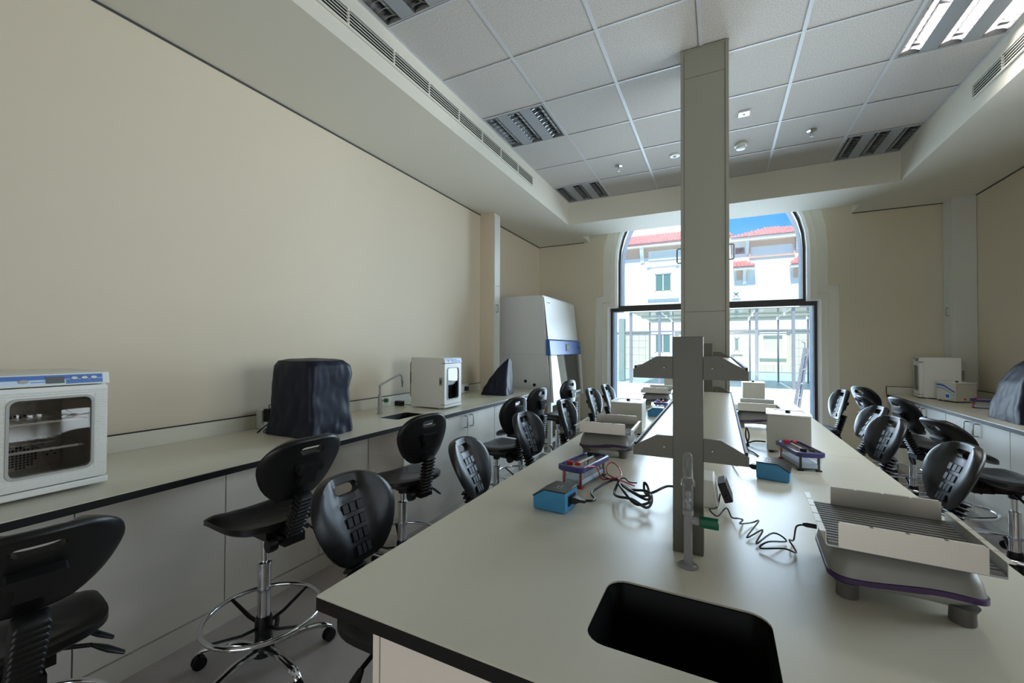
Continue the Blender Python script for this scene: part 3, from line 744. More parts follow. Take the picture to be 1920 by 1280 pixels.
water_bath(-.48, 5.25, R(0), 'farthest water bath at the window end, seen past the rack bracket')
water_bath(2.215, 6.00, R(20), 'white water bath with blue wave panel and red switch on the wall counter', .205, .195, .22, True)

def psu(x, y, rz, flip, label):
    t = thing('power_supply', label, 'power supply', (x, y, BZ), rz, 'blue power supplies'); s = -1 if flip else 1
    pf = [(-.058, .004), (-.054, .001), (.056, .001), (.060, .005), (.060, .068), (-.018, .068), (-.060, .042)]
    pf = [(s*a, b) for a, b in pf]
    MB().prism(pf, -.052, .052).build('case', M_blue, t, .004)
    tp = [(s*a, b) for a, b in [(.061, .0675), (.061, .072), (-.0185, .072), (-.062, .0455), (-.061, .0415), (-.018, .0675)]]
    MB().prism(tp, -.053, .053).build('top_cover', M_blacktop, t, .0015)
    em = MB().box(.012, .016, -.016, .006, .0722, .0726).box(.022, .026, -.010, .012, .0722, .0726).tube([(.006, .008, .0724), (.018, .018, .0724), (.030, .008, .0724)], .0012, 5).box(.004, .034, -.0235, -.0205, .0722, .0726)
    if flip: em = MB().box(-.016, -.012, -.016, .006, .0722, .0726).box(-.026, -.022, -.010, .012, .0722, .0726).tube([(-.006, .008, .0724), (-.018, .018, .0724), (-.030, .008, .0724)], .0012, 5).box(-.034, -.004, -.0235, -.0205, .0722, .0726)
    em.build('emblem', M_greylt, t)
    e = s*.060
    MB().box(min(e, e+s*.003), max(e, e+s*.003), -.030, .032, .020, .054).build('inlet', M_plast, t, .001)
    MB().rings([[(e+s*a, b*q, .037+c*q) for b, c in ((-.014, -.011), (.014, -.011), (.014, .011), (-.014, .011))] for a, q in ((.003, 1), (.02, .95), (.03, .5), (.05, .38))]).build('mains_plug', M_plast, t)
    return t
psu_a = psu(-.512, 1.372, R(-4), False, 'sky blue power supply with black top on the aisle side, nearest the camera')
psu_b = psu(.205, 2.095, R(-10), True, 'blue power supply with a shiny sloped top at the end of the rack shelf')
psu(-.465, 3.56, R(3), False, 'distant blue power supply seen beside the rack post')

def gel_tank(x, y, rz, label, fr=M_red, bk=M_plast):
    t = thing('gel_tank', label, 'gel tank', (x, y, BZ), rz, 'electrophoresis gel tanks')
    W, D = .058, .135
    tank = MB()
    def rg(i, z): return [(p[0], p[1], z) for p in rrect(-W+.014+i, W-.014-i, -D+.02+i, D-.02-i, .012, 4)]
    tank.rings([rg(0, .008), rg(-.004, .066)]); tank.build('tank', M_clear, t)
    MB().rings([rg(.006, .012), rg(.006, .03)]).build('gel_bed', M_striplt, t)
    lid = MB()
    def rl(i, z): return [(p[0], p[1], z) for p in rrect(-W+i, W-i, -D+i, D-i, .026, 5)]
    lid.rings([rl(.004, .064), rl(.0, .068), rl(.0, .084), rl(.004, .086), rl(.010, .086), rl(.012, .080), rl(.012, .066)], caps=False)
    lid.build('lid_rim', M_lid, t)
    MB().rings([rl(.0125, .074), rl(.014, .079)]).build('lid_window', M_clear, t)
    MB().box(-.004, .004, -D+.06, D-.05, .080, .084).build('lid_ridge', M_bathtop, t, .001)
    for s, m in ((-1, fr), (1, bk)):
        y0 = s*(D-.03)
        q = MB()
        for sx in (-1, 1): q.box(sx*.036-.004, sx*.036+.004, y0-.004, y0+.004, .006, .064); q.box(sx*.036-.010, sx*.036+.010, y0-.010, y0+.010, 0, .006)
        q.box(-.04, .04, y0-.003, y0+.003, .006, .013); q.build('leg_frame', m, t)
        MB().box(-.030, -.006, y0-s*.014-.006, y0-s*.014+.006, .080, .096).build('terminal_block', m, t, .001)
        MB().tube([(.006, y0-s*.014, .090), (.026, y0-s*.014, .089)], [.008, .006], 8).build('lead_plug', m, t)
    return t
gel_a = gel_tank(-.505, 1.70, R(-10), 'gel tank with purple rim, red feet and coiled red lead on the aisle side')
gel_tank(.335, 2.39, R(14), 'gel tank with purple rim and black front feet beside the shiny-topped power supply', M_plast, M_red)
gel_tank(-.455, 3.90, R(0), 'distant gel tank beyond the farther blue power supply')
gel_tank(2.235, 5.42, R(62), 'gel tank with red foot on the wall counter, half behind the tall navy cover', M_plast, M_red)

def cable(name, parent, paths):
    """a cord is a part of the appliance it feeds: built in that appliance's own coordinates"""
    inv = (Matrix.LocRotScale(parent.location, parent.rotation_euler, parent.scale)).inverted()
    for pts, r, m in paths: MB().tube([inv @ p for p in smooth_path(pts, 5)], r, 7).build(name, m, parent)
def zz(pts, z0, dz=.0): return [(x, y, z0+dz*abs(math.sin(i*1.7))) for i, (x, y) in enumerate(pts)]
psu_c = [(-.437, 1.431), (-.418, 1.5), (-.384, 1.601), (-.346, 1.613), (-.345, 1.537), (-.317, 1.464), (-.261, 1.424), (-.217, 1.436), (-.206, 1.478), (-.226, 1.527), (-.302, 1.59), (-.34, 1.603), (-.317, 1.521), (-.259, 1.456), (-.214, 1.448), (-.212, 1.491), (-.255, 1.541), (-.315, 1.577), (-.286, 1.508), (-.224, 1.512), (-.236, 1.60), (-.253, 1.62), (-.243, 1.578), (-.213, 1.563), (-.174, 1.613), (-.146, 1.70)]
cable('power_cord', psu_a, [([(-.405, 1.372, .937), (-.38, 1.40, .936)] + [(x, y, .925+.012*(i % 3)) for i, (x, y) in enumerate(psu_c[1:])], .0045, M_plast)])
red_c = [(-.452, 1.60), (-.44, 1.72), (-.413, 1.723), (-.382, 1.701), (-.364, 1.748), (-.398, 1.854), (-.441, 1.924), (-.449, 1.855), (-.416, 1.737), (-.362, 1.689), (-.299, 1.685)]
blk_c = [(-.47, 1.80), (-.45, 1.78), (-.417, 1.721), (-.38, 1.724), (-.354, 1.753), (-.328, 1.728), (-.296, 1.712)]
cable('test_lead', gel_a, [([(-.46, 1.59, .988), (-.438, 1.64, .975)] + [(x, y, .910+.016*(2 <= i <= 8)) for i, (x, y) in enumerate(red_c[1:])], .0028, M_red), ([(-.49, 1.81, .988)] + [(x, y, .909+.006*(i % 2)) for i, (x, y) in enumerate(blk_c[1:])], .0028, M_plast)])
rk = [(-.009, 1.60), (-.032, 1.532), (-.008, 1.515), (.018, 1.568), (.033, 1.526), (.05, 1.489), (.064, 1.519), (.053, 1.447), (.089, 1.509), (.106, 1.496), (.068, 1.383), (.111, 1.428), (.089, 1.351), (.136, 1.418), (.167, 1.408), (.117, 1.347), (.097, 1.327), (.151, 1.321), (.181, 1.343), (.171, 1.385), (.186, 1.425)]
cable('power_cord', shk_a, [([(0.0, 1.66, .935)] + [(x, y, .907+.013*(i % 2)) for i, (x, y) in enumerate(rk)] + [(.185, 1.37, .965), (.198, 1.352, .980)], .0023, M_plast)])
cable('power_cord', psu_b, [([(.095, 2.113, .937), (.08, 2.13, .93), (.06, 2.2, .91), (.04, 2.32, .905), (-.02, 2.4, .91)], .004, M_plast)])
cable('power_cord', bath_a, [([(.225, 2.70, .935), (.18, 2.72, .93), (.15, 2.74, .915), (.13, 2.70, .912), (.14, 2.62, .92), (.128, 2.66, .965), (.135, 2.72, 1.0), (.145, 2.68, .96), (.13, 2.60, .912), (.16, 2.52, .906), (.18, 2.44, .905)], .004, M_plast)])
cable('power_cord', shk_b, [([(-.395, 2.30, .98), (-.37, 2.33, .965), (-.34, 2.36, .93), (-.30, 2.36, .906)], .0035, M_plast)])

# adapter and socket pod by the rack post
t = thing('socket_pod', 'white wedge-shaped socket pod on the bench behind the rack post', 'socket', (-.055, 1.60, BZ))
MB().prism([(-.05, 0), (.05, 0), (.035, .095), (-.035, .095)], 0, .13).build('pod', M_bathtop, t, .003)
MB().prism([(.0515, .012), (.0385, .085), (.036, .085), (.049, .012)], .012, .118).build('socket_plate', M_white, t)
t = thing('power_adapter', 'black plug-in adapter brick plugged into the white socket pod', 'adapter', (.016, 1.655, .956), 0)
MB().box(-.014, .014, -.048, .048, -.034, .034, Matrix.Rotation(R(-20), 4, 'Y')).build('brick', M_plast, t, .004)
MB().lathe([(.006, 0), (.004, .025)], 8, RX((.004, -.036, -.01), R(90))).build('strain_relief', M_plast, t)

# gas tap on the near end
t = thing('gas_tap', 'clear-sheathed bench gas tap with green handle in front of the rack post', 'tap', (-.073, 1.152, BZ))
MB().lathe([(.024, 0), (.0245, .003), (.020, .006), (.0115, .009)], 24).build('base_flange', M_frost, t)
MB().lathe([(.0105, .008), (.0105, .128), (.013, .130), (.013, .142)], 18).build('stem', M_frost, t)
MB().lathe([(.006, .142), (.0075, .150), (.005, .157), (.0078, .165), (.005, .172), (.0078, .180), (.005, .188)], 14).build('hose_barb', M_frost, t)
MB().lathe([(.0125, .142), (.013, .198), (.017, .202), (.0172, .216), (.0125, .222), (.0125, .272), (.010, .282), (.004, .287)], 20).build('sheath', M_clear, t)
MB().lathe([(.009, 0), (.010, .02), (.008, .03)], 14, RY((.004, 0, .116), R(90))).build('valve_body', M_frost, t)
MB().lathe([(.0135, .026), (.0145, .029), (.0145, .068), (.0125, .070)], 8, RY((0, 0, .116), R(90))).build('handle', M_green, t)

# lab tap on the wall counter
t = thing('lab_tap', 'grey gooseneck laboratory tap with green lever by the small dark sink', 'tap', (-2.50, 2.60, BZ))
MB().lathe([(.026, 0), (.026, .005), (.017, .008), (.017, .15), (.011, .16)], 18).build('pillar', M_greylt, t)
MB().tube(smooth_path([(0, 0, .15), (0, 0, .215), (.003, .012, .24), (.012, .20, .306), (.014, .228, .308), (.016, .246, .290), (.016, .250, .262)], 5), .009, 10).build('spout', M_greylt, t)
MB().lathe([(.011, .268), (.012, .25), (.008, .245), (.006, .20), (.004, .198)], 12, T((.016, .250, 0))).build('nozzle', M_steel, t)
MB().tube([(0, 0, .11), (.03, .02, .11)], .009, 10).build('valve_stem', M_greylt, t)
MB().lathe([(.016, 0), (.017, .004), (.016, .03), (.010, .034)], 6, T((.028, .018, .11)) @ Matrix.Rotation(R(33), 4, 'Z') @ Matrix.Rotation(R(90), 4, 'Y')).build('lever', M_green, t)

# ------------------------------------------------------------------ incubators
def incubator(x, y, rz, label, w, d, h, group='bench incubators', ribs=True, lift=0):
    """local: front looks to +x, width along y, depth along -x"""
    t = thing('incubator', label, 'incubator', (x, y, BZ), rz, group)
    hw = w/2; z0 = .012
    sh = MB()
    sh.box(-d, -.035, -hw, hw, z0, z0+.03).box(-d, -.035, -hw, hw, h-.045, h).box(-d, -.035, -hw, -hw+.025, z0+.03, h-.045).box(-d, -.035, hw-.025, hw, z0+.03, h-.045).box(-d, -d+.03, -hw+.025, hw-.025, z0+.03, h-.045)
    sh.build('cabinet_shell', M_white, t)
    MB().prism([(-d, z0+.06), (-d-.035, z0+.09), (-d-.035, h-.06), (-d-.01, h-.012), (-d, h-.012)], -hw+.02, hw-.02).build('rear_housing', M_greylt, t, .004)
    for s in (-1, 1):
        v = MB()
        for k in range(6): v.box(-d-.028, -d-.006, min(s*(hw-.02), s*(hw-.018)), max(s*(hw-.02), s*(hw-.018)), h*.48+k*.017, h*.48+k*.017+.010)
        v.build('rear_vent', M_seam, t)
    fd = MB().box(-d+.03, -d+.034, -hw+.026, hw-.026, z0+.03, h-.045).build('back_lining', M_inside, t)
    for s in (-1, 1):
        for xx in (-.07, -d+.05): MB().lathe([(.014, 0), (.016, .004), (.014, z0)], 12, T((xx, s*(hw-.035), 0))).build('foot', M_white, t)
    # door
    do = holed_plate('door', M_white, t, rrect(-hw+.004, hw-.004, z0+.028, h-.052, .010, 4), [rrect(-hw+.052, hw-.052, z0+.075, h-.095, .022, 5)], -.034, -.002, 'x')
    holed_plate('pane_gasket', M_greylt, do, rrect(-hw+.044, hw-.044, z0+.067, h-.087, .026, 5), [rrect(-hw+.052, hw-.052, z0+.075, h-.095, .022, 5)], -.003, .0025, 'x')
    MB().rings([[(xx, p[0], p[1]) for p in rrect(-hw+.052, hw-.052, z0+.075, h-.095, .022, 5)] for xx in (-.010, -.004)]).build('pane', M_door, do)
    if ribs:
        rb = MB(); n = int((h-.09)/.0083)
        for k in range(n):
            z = z0+.036+k*.0083
            if z > h-.062: break
            def seg(a, b): rb.rings([[(-.002, yy, z-.0028), (.0012, yy, z-.001), (.0012, yy, z+.001), (-.002, yy, z+.0028)] for yy in (a, b)])
            if z0+.062 < z < h-.082: seg(-hw+.006, -hw+.043); seg(hw-.043, hw-.006)
            else: seg(-hw+.006, hw-.006)
        rb.build('door_ribs', M_white, do)
    MB().box(-.036, .003, -hw, hw, z0, z0+.024).build('lower_lip', M_white, t, .005)
    MB().prism([(-.036, h-.048), (.004, h-.048), (-.006, h-.004), (-.036, h)], -hw, hw).build('control_panel', M_white, t, .003)
    a = math.atan2(.010, .044); MP = T((.0035, 0, h-.046)) @ Matrix.Rotation(-a, 4, 'Y')
    MB().box(.0, .0012, -hw+.012, hw-.018, .004, .038, MP).build('blue_strip', M_striplt, t)
    st = MB().box(.0012, .0018, -hw+.02, hw-.022, .022, .0375, MP).box(.0012, .0018, hw-.125, hw-.022, .004, .020, MP)
    st.build('strip_colour', M_strip, t)
    MB().box(.0018, .0028, -.020, .028, .007, .031, MP).build('display', M_lcd, t)
    for yy in (.055, .083, .110):
        if yy < hw-.03: MB().lathe([(.011, 0), (.009, .003)], 14, MP @ T((.0015, yy, .024)) @ Matrix.Rotation(R(90), 4, 'Y') @ Matrix.Diagonal((.6, 1, 1, 1))).build('button', M_steel, t)
    MB().lathe([(.014, 0), (.012, .003)], 14, MP @ T((.0015, -.075, .018)) @ Matrix.Rotation(R(90), 4, 'Y') @ Matrix.Diagonal((.5, 1, 1, 1))).build('badge', M_greylt, t)
    tx = MB()
    for k in range(11): tx.box(.0014, .0017, -.058+k*.0045, -.0548+k*.0045, .012, .0155, MP)
    tx.build('small_print', M_strip, t)
    # shelves, fan, socket inside
    for z in (.168, .268):
        q = MB()
        for k in range(9): q.tube([(-d+.04, -hw+.04+k*(w-.08)/8, z), (-.05, -hw+.04+k*(w-.08)/8, z)], .0018, 5)
        for xx in (-d+.04, -d*.5, -.05): q.tube([(xx, -hw+.03, z), (xx, hw-.03, z)], .0025, 5)
        q.box(-.052, -.046, -hw+.027, hw-.027, z-.006, z+.002); q.build('wire_shelf', M_bathtop, t)
    fn = MB(); c = Vector((-d+.036, .012, .092))
    fn.lathe([(.056, 0), (.058, .004), (.050, .006)], 26, T(c) @ Matrix.Rotation(R(90), 4, 'Y')); fg = fn.build('fan_grille', M_bathtop, t)
    hl = MB()
    for i in range(-4, 5):
        for j in range(-4, 5):
            if math.hypot(i, j) < 4.3: hl.box(c.x+.005, c.x+.0075, c.y+i*.0105-.0036, c.y+i*.0105+.0036, c.z+j*.0105-.0036, c.z+j*.0105+.0036)
    hl.build('grille_holes', M_dark, fg)
    MB().box(-d+.034, -d+.040, .076, hw-.03, .078, .118).build('inner_socket', M_bathtop, t)
    so = MB()
    for dy, dz in ((0, .028), (-.012, .012), (.012, .012)): so.box(-d+.040, -d+.0408, .10+dy-.003, .10+dy+.003, .078+dz-.003, .078+dz+.003)
    so.build('socket_holes', M_dark, t)
    vs = MB()
    for k in range(8): vs.box(-d+.034, -d+.037, -.045+k*.013, -.038+k*.013, .252, .268)
    vs.build('inner_vent', M_dark, t)
    # latch on the side wall of the door
    MB().box(-.055, -.020, -hw-.006, -hw, h*.46, h*.62).build('door_latch', M_greylt, t, .003)
    MB().box(-.046, -.030, -hw-.009, -hw-.006, h*.49, h*.58).build('latch_recess', M_seam, t, .002)
    return t
incubator(-2.19, .628, 0, 'large white ribbed incubator with a window door at the near end of the long counter', .315, .40, .45)
incubator(-2.165, 3.165, R(0), 'cream incubator between the small sink and the slumped navy cover', .27, .37, .455, ribs=False)
incubator(2.015, 6.36, R(172), 'pale grey incubator at the far end of the counter by the corner riser', .30, .33, .455, ribs=False)

# ------------------------------------------------------------------ draped covers
def cover(label, rings, loc, rz=0, amp=.012, seed=0, top=True, fold=None):
    """rings: (z, x0, x1, y0, y1, r)"""
    N = 15; mb = MB(); dense = []
    for a, b in zip(rings[:-1], rings[1:]):
        steps = max(2, int(abs(b[0]-a[0])/.02)+1)
        for k in range(steps): dense.append([a[i]+(b[i]-a[i])*k/steps for i in range(6)])
    dense.append(list(rings[-1])); out = []
    for ri, (z, x0, x1, y0, y1, r) in enumerate(dense):
        base = rrect(x0, x1, y0, y1, min(r, (x1-x0)*.45, (y1-y0)*.45), 5); pts = []
        n = len(base)
        for i in range(n):
            p, q = Vector(base[i]), Vector(base[(i+1) % n]); m = max(1, int((q-p).length/.012))
            m = 1 if (i+1) % 6 else 18
            for k in range(m): pts.append(p.lerp(q, k/m))
        c = Vector(((x0+x1)/2, (y0+y1)/2)); row = []
        for p in pts:
            d = (p-c).normalized(); s3 = Vector((p.x*5+seed, p.y*5, z*3.2))
            w = noise.noise(s3)*.9 + 1.3*abs(noise.noise(s3*1.7)) - 1.0*abs(noise.noise(s3*3.3+Vector((7, 1, 3)))) - .1
            hem = .5+.9*max(0, 1-(z-rings[0][0])/.25)
            q = p + d*amp*w*hem; zz_ = z + .006*noise.noise(s3*1.9)*(0 if ri < 1 else 1)
            row.append((q.x, q.y, max(.002, zz_)))
        out.append(row)
    mb.rings(out, caps=True)
    o = mb.build('equipment_cover', M_navy, None, 0, loc, (0, 0, rz))
    for p in o.data.polygons: p.use_smooth = True
    return tag(o, label, 'cover', 'navy equipment covers')
# tall boxy cover (microscope under it) on the wall counter
cover('tall boxy navy nylon dust cover beside the gooseneck tap', [(.003, -.22, .22, -.19, .15, .03), (.10, -.21, .21, -.175, .145, .035), (.28, -.20, .19, -.17, .135, .04), (.37, -.195, .19, -.17, .165, .05), (.43, -.19, .185, -.165, .155, .05), (.462, -.17, .165, -.155, .115, .05), (.472, -.12, .12, -.12, .08, .05), (.474, -.05, .05, -.05, .03, .03)], (-2.36, 1.86, BZ), 0, .012, 3)
cover('small slumped navy cover with one high corner at the counter end', [(.003, -.17, .15, -.14, .14, .03), (.08, -.14, .15, -.135, .13, .04), (.20, -.06, .15, -.12, .12, .04), (.30, .02, .15, -.10, .10, .03), (.38, .09, .15, -.07, .07, .02), (.415, .125, .148, -.03, .03, .01)], (-2.33, 4.33, BZ), R(5), .010, 9)
cover('bulky navy cover with a seam ridge on the wall counter past the gel tank', [(.003, -.19, .24, -.26, .22, .04), (.12, -.185, .24, -.25, .22, .05), (.30, -.15, .24, -.23, .20, .06), (.42, -.08, .23, -.19, .17, .07), (.495, .0, .20, -.14, .12, .06), (.525, .05, .15, -.06, .05, .03)], (2.15, 4.60, BZ), R(-4), .014, 15)

# sockets and adapters on the wall counter
t = thing('socket_box', 'pale socket box on the counter upstand behind the tall boxy navy cover', 'socket', (XL+.022, 1.80, BZ+.001))
MB().box(0, .055, -.05, .35, .0, .125).build('housing', M_chase, t, .003); MB().box(.055, .058, -.03, .10, .02, .105).build('socket_plate', M_bathtop, t, .001)
t = thing('plug_adapter', 'black plug adapter with dangling cord at the socket box', 'adapter', (XL+.085, 1.79, 1.0))
MB().box(-.006, .05, -.03, .03, -.05, .035).build('brick', M_plast, t, .006)
MB().tube(smooth_path([(.02, 0, .03), (.03, -.012, .058), (.03, .012, .058), (.02, .01, .03)], 5), .003, 6).build('cord_loop', M_plast, t)
MB().tube(smooth_path([(.03, 0, -.045), (.05, -.05, -.07), (.07, -.11, -.094), (.09, -.12, -.094), (.08, -.05, -.06), (.10, -.04, -.094), (.11, -.10, -.094), (.08, -.02, -.05), (.07, -.06, -.094)], 5), .003, 6).build('cord', M_plast, t)
t = thing('plug_adapter', 'small black adapter and tangled cord beside the cream incubator', 'adapter', (-2.69, 3.05, BZ))
MB().box(-.04, .04, -.025, .025, .001, .045).build('brick', M_plast, t, .005)
MB().tube(smooth_path([(.04, 0, .02), (.08, .03, .008), (.07, .10, .004), (.03, .14, .004), (.06, .17, .03), (.02, .19, .06), (.0, .17, .02), (.05, .12, .004), (.09, .16, .004), (.10, .10, .01)], 5), .003, 6).build('cord', M_plast, t)
t = thing('socket_box', 'small grey socket box on the upstand behind the slumped navy cover', 'socket', (XL+.022, 4.22, BZ+.001))
MB().box(0, .05, -.10, .10, 0, .11).build('housing', M_chase, t, .003); MB().box(.05, .085, .0, .05, .03, .08).build('plug', M_plast, t, .004); MB().box(.05, .053, -.08, -.02, .02, .095).build('socket_plate', M_bathtop, t, .001)
t = thing('socket_box', 'grey bench socket box behind the gel tank on the wall counter', 'socket', (XR-.022, 5.55, BZ+.001))
MB().box(-.05, 0, -.16, .16, 0, .11).build('housing', M_chase, t, .003); MB().box(-.085, -.05, -.03, .02, .03, .07).build('plug', M_plast, t, .004)

# ------------------------------------------------------------------ biosafety cabinet on its stand
t = thing('safety_cabinet', 'white biological safety cabinet with blue control band on an open stand', 'safety cabinet', (0, 5.1, 0))
D = 1.30
bx = -2.74
MB().prism([(bx, 1.36), (-2.02, 1.36), (-2.085, 2.14), (bx, 2.14)], .0, D).build('body', M_bsc, t, .004)
for y0 in (0, D-.05): MB().prism([(bx, .735), (-1.955, .735), (-2.02, 1.36), (bx, 1.36)], y0, y0+.05).build('side_panel', M_bsc, t, .003)
box('back_panel', M_bsc, t, bx, bx+.03, .05, D-.05, .735, 1.36)
box('work_tray', M_steel, t, bx+.03, -1.98, .05, D-.05, .735, .775)
MB().prism([(-2.018, 1.56), (-2.012, 1.56), (-2.075, 2.12), (-2.081, 2.12)], .02, D-.02).build('front_panel', M_white, t, .002)
band = MB().prism([(-2.03, 1.345), (-1.965, 1.350), (-1.985, 1.545), (-2.035, 1.56)], -.012, D+.012).build('control_band', M_bscblue, t, .006)
MX = T((-1.9725, 0, 1.45)) @ Matrix.Rotation(R(-6), 4, 'Y')
MB().box(0, .004, .62, .78, -.05, .05, MX).build('control_display', M_plast, band); MB().box(.004, .005, .64, .70, -.03, .035, MX).build('display_screen', M_lcd, band)
kb = MB()
for i in range(3): kb.box(.004, .006, .725, .745, -.035+i*.027, -.018+i*.027, MX)
kb.build('display_keys', M_greylt, band)
MB().lathe([(.014, 0), (.012, .006)], 12, MX @ T((0, 1.18, 0)) @ Matrix.Rotation(R(90), 4, 'Y')).build('key_switch', M_plast, band)
MB().prism([(-1.998, 1.345), (-1.992, 1.345), (-1.948, .80), (-1.954, .80)], .055, D-.055).build('glass_sash', M_sash, t)
MB().prism([(-1.952, .775), (-1.940, .775), (-1.942, .805), (-1.954, .805)], .05, D-.05).build('sash_rail', M_alu, t)
for y0 in (-.004, D-.045): MB().prism([(-1.99, 1.345), (-1.965, 1.345), (-1.925, .735), (-1.955, .735)], y0, y0+.049).build('edge_strip', M_white, t)
MB().prism([(-2.066, 2.03), (-2.062, 2.03), (-2.068, 2.085), (-2.072, 2.085)], .09, .25).build('logo_plate', M_bathtop, t)
lg = MB()
for k in range(6): lg.box(-2.0645, -2.0625, .11+k*.018, .122+k*.018, 2.045, 2.06)
lg.build('logo_lettering', M_strip, t)
MB().prism([(-2.030, 1.63), (-2.026, 1.63), (-2.045, 1.83), (-2.049, 1.83)], .07, .17).build('notice_label', M_bathtop, t)
lb = MB()
for k in range(5): lb.box(-2.0345-.0035*k, -2.0325-.0035*k, .08, .16, 1.66+k*.035, 1.672+k*.035)
lb.build('notice_text', M_plate, t)
MB().prism([(-2.022, 1.575), (-2.018, 1.575), (-2.026, 1.66), (-2.030, 1.66)], 1.17, 1.225).build('warning_sticker', mat('sticker_yellow', (.55, .38, .02), .5), t)
for xx, zzv in ((-2.33, 1.0), (-2.20, .955)):
    MB().lathe([(.022, 0), (.020, .006)], 14, RX((xx, .0, zzv), R(90))).build('port_plug', M_dark, t)
for xx in (-2.60, -2.47, -2.30): MB().lathe([(.055, 2.14), (.055, 2.155), (.04, 2.16)], 18, T((xx, .35, 0))).build('top_port', M_steel, t)
for xx in (bx+.02, -2.02):
    for yy in (.02, D-.07):
        l = box('stand_leg', M_white, t, xx, xx+.05, yy, yy+.05, .045, .735)
        MB().lathe([(.022, 0), (.024, .01), (.012, .02), (.012, .05)], 12, T((xx+.025, yy+.025, 0))).build('levelling_foot', M_steel, l)
for zz0 in (.68, .20):
    for xx in (bx+.02, -2.02): box('stand_rail', M_white, t, xx+.008, xx+.042, .07, D-.07, zz0, zz0+.05)
    for yy in (.02, D-.07): box('stand_rail', M_white, t, bx+.07, -2.02, yy+.008, yy+.042, zz0, zz0+.05)

# ================================================================== OUTSIDE
struct(box('exterior_ground', X_pave, None, -30, 30, YF+.62, 16.4, -.10, -.02))
struct(box('exterior_ground', X_teal, None, -30, 30, 16.4, 60, -.10, -.025))
struct(box('exterior_ground', X_pave, None, -60, -3.1, -40, YF+.35, -.4, -.3)); struct(box('exterior_ground', X_pave, None, 2.9, 60, -40, YF+.35, -.4, -.3)); struct(box('exterior_ground', X_pave, None, -3.1, 2.9, -40, -3.4, -.4, -.3))
# glazed walkway
wk = thing('glazed_walkway', 'low glazed walkway with grey mullions and green glass roof across the courtyard', 'walkway', (0, 16.5, 0))
for k in range(-3, 6):
    x = .08+1.05*k
    box('mullion', X_mull, wk, x-.045, x+.045, -.05, .05, 0, 2.85)
    box('mullion', X_mull, wk, x+.02, x+.08, 4.45, 4.53, 0, 2.70)
for z in (1.95, 2.07): box('transom', X_mull, wk, -3.3, 5.5, -.03, .03, z-.02, z+.02)
for z in (1.28,): pass
box('eaves_beam', X_white, wk, -3.6, 5.6, -.12, .10, 2.82, 2.98)
for k in range(-3, 5):
    x = .08+1.05*k
    MB().prism([(0.0, 2.80), (4.5, 2.74), (4.5, 2.77), (0.0, 2.83)], x+.03, x+1.02, 'x').build('roof_pane', X_green, wk)
box('roof_purlin', X_white, wk, -3.3, 5.5, 2.2, 2.28, 2.70, 2.76); box('rear_beam', X_white, wk, -3.6, 5.6, 4.42, 4.55, 2.66, 2.78)
box('column', mat('walkway_column', (.30, .38, .34), .5), wk, -4.05, -3.80, 2.4, 2.65, 0, 2.75)
box('kerb', X_white, wk, -3.6, 5.6, -.10, .10, -.02, .10)

def roof_tiles(x0, x1, y0, z0, y1, z1, xa=None, xb=None, step=.19):
    """barrel tiles on a slope between the eave (y0,z0) and the ridge (y1,z1); xa/xb narrow the ridge for hips"""
    xa = x0 if xa is None else xa; xb = x1 if xb is None else xb
    mb = MB(); rows = 6; n = max(3, int((x1-x0)/step))
    for r in range(rows):
        t0, t1 = r/rows, (r+1)/rows+.04
        for k in range(n):
            xm0 = x0+(k+.5)*(x1-x0)/n
            def pt(t, dx, dz):
                lo, hi = x0+(xa-x0)*t, x1+(xb-x1)*t
                return (xm0+dx, y0+(y1-y0)*t, z0+(z1-z0)*t+dz), lo, hi
            a, lo, hi = pt(t0, 0, 0)
            if not (lo-.05 <= xm0 <= hi+.05): continue
            h = (x1-x0)/n*.5; ring = []
            for t, lift in ((t0, .05), (t1, .015)):
                ring.append([pt(t, dx*h, lift+dz)[0] for dx, dz in ((-1, -.03), (-.6, .045), (0, .075), (.6, .045), (1, -.03))])
            mb.rings(ring, closed=False, caps=False)
            mb.add(ring[0], [(0, 1, 2, 3, 4)])
    return mb
hall = thing('building', 'cream building wing with long red barrel-tile eave and a small two-pane window', 'building', (0, 30, 0))
box('wall', X_wall, hall, -12, .30, 0, 3, 2.55, 8.45); box('wall', X_stone, hall, -12, .30, .06, 3, -.1, 2.55)
box('string_course', X_white, hall, -12, .30, -.10, 0, 2.55, 2.75)
box('parapet_wall', X_wall, hall, -12, .3, 1.9, 3, 8.45, 12)
box('fascia', X_white, hall, -12, .30, -.5, 0, 8.36, 8.56); box('frieze', X_beige, hall, -12, .1, -.03, 0, 7.66, 8.36)
for x in (-6.6, -4.80, -1.2): MB().prism([(-.42, 8.36), (0, 8.36), (0, 7.34), (-.08, 7.36), (-.16, 7.75), (-.40, 8.05)], x-.12, x+.12, 'x').build('bracket', X_white, hall)
pn = box('vent_panel', X_white, hall, -4.39, -1.7, -.06, -.03, 7.45, 8.09)
sl = MB()
for k in range(24): sl.box(-4.3+k*.108, -4.25+k*.108, -.085, -.06, 7.55, 8.0)
sl.build('vent_slats', X_wall, pn)
r = roof_tiles(-12, .30, -.55, 8.55, 1.7, 9.62).build('roof_tiles', X_roof, hall); r['kind'] = 'stuff'
MB().prism([(-.55, 8.52), (1.9, 9.62), (1.9, 9.5), (-.5, 8.45)], -12, .30, 'x').build('roof_deck', X_roof, hall)
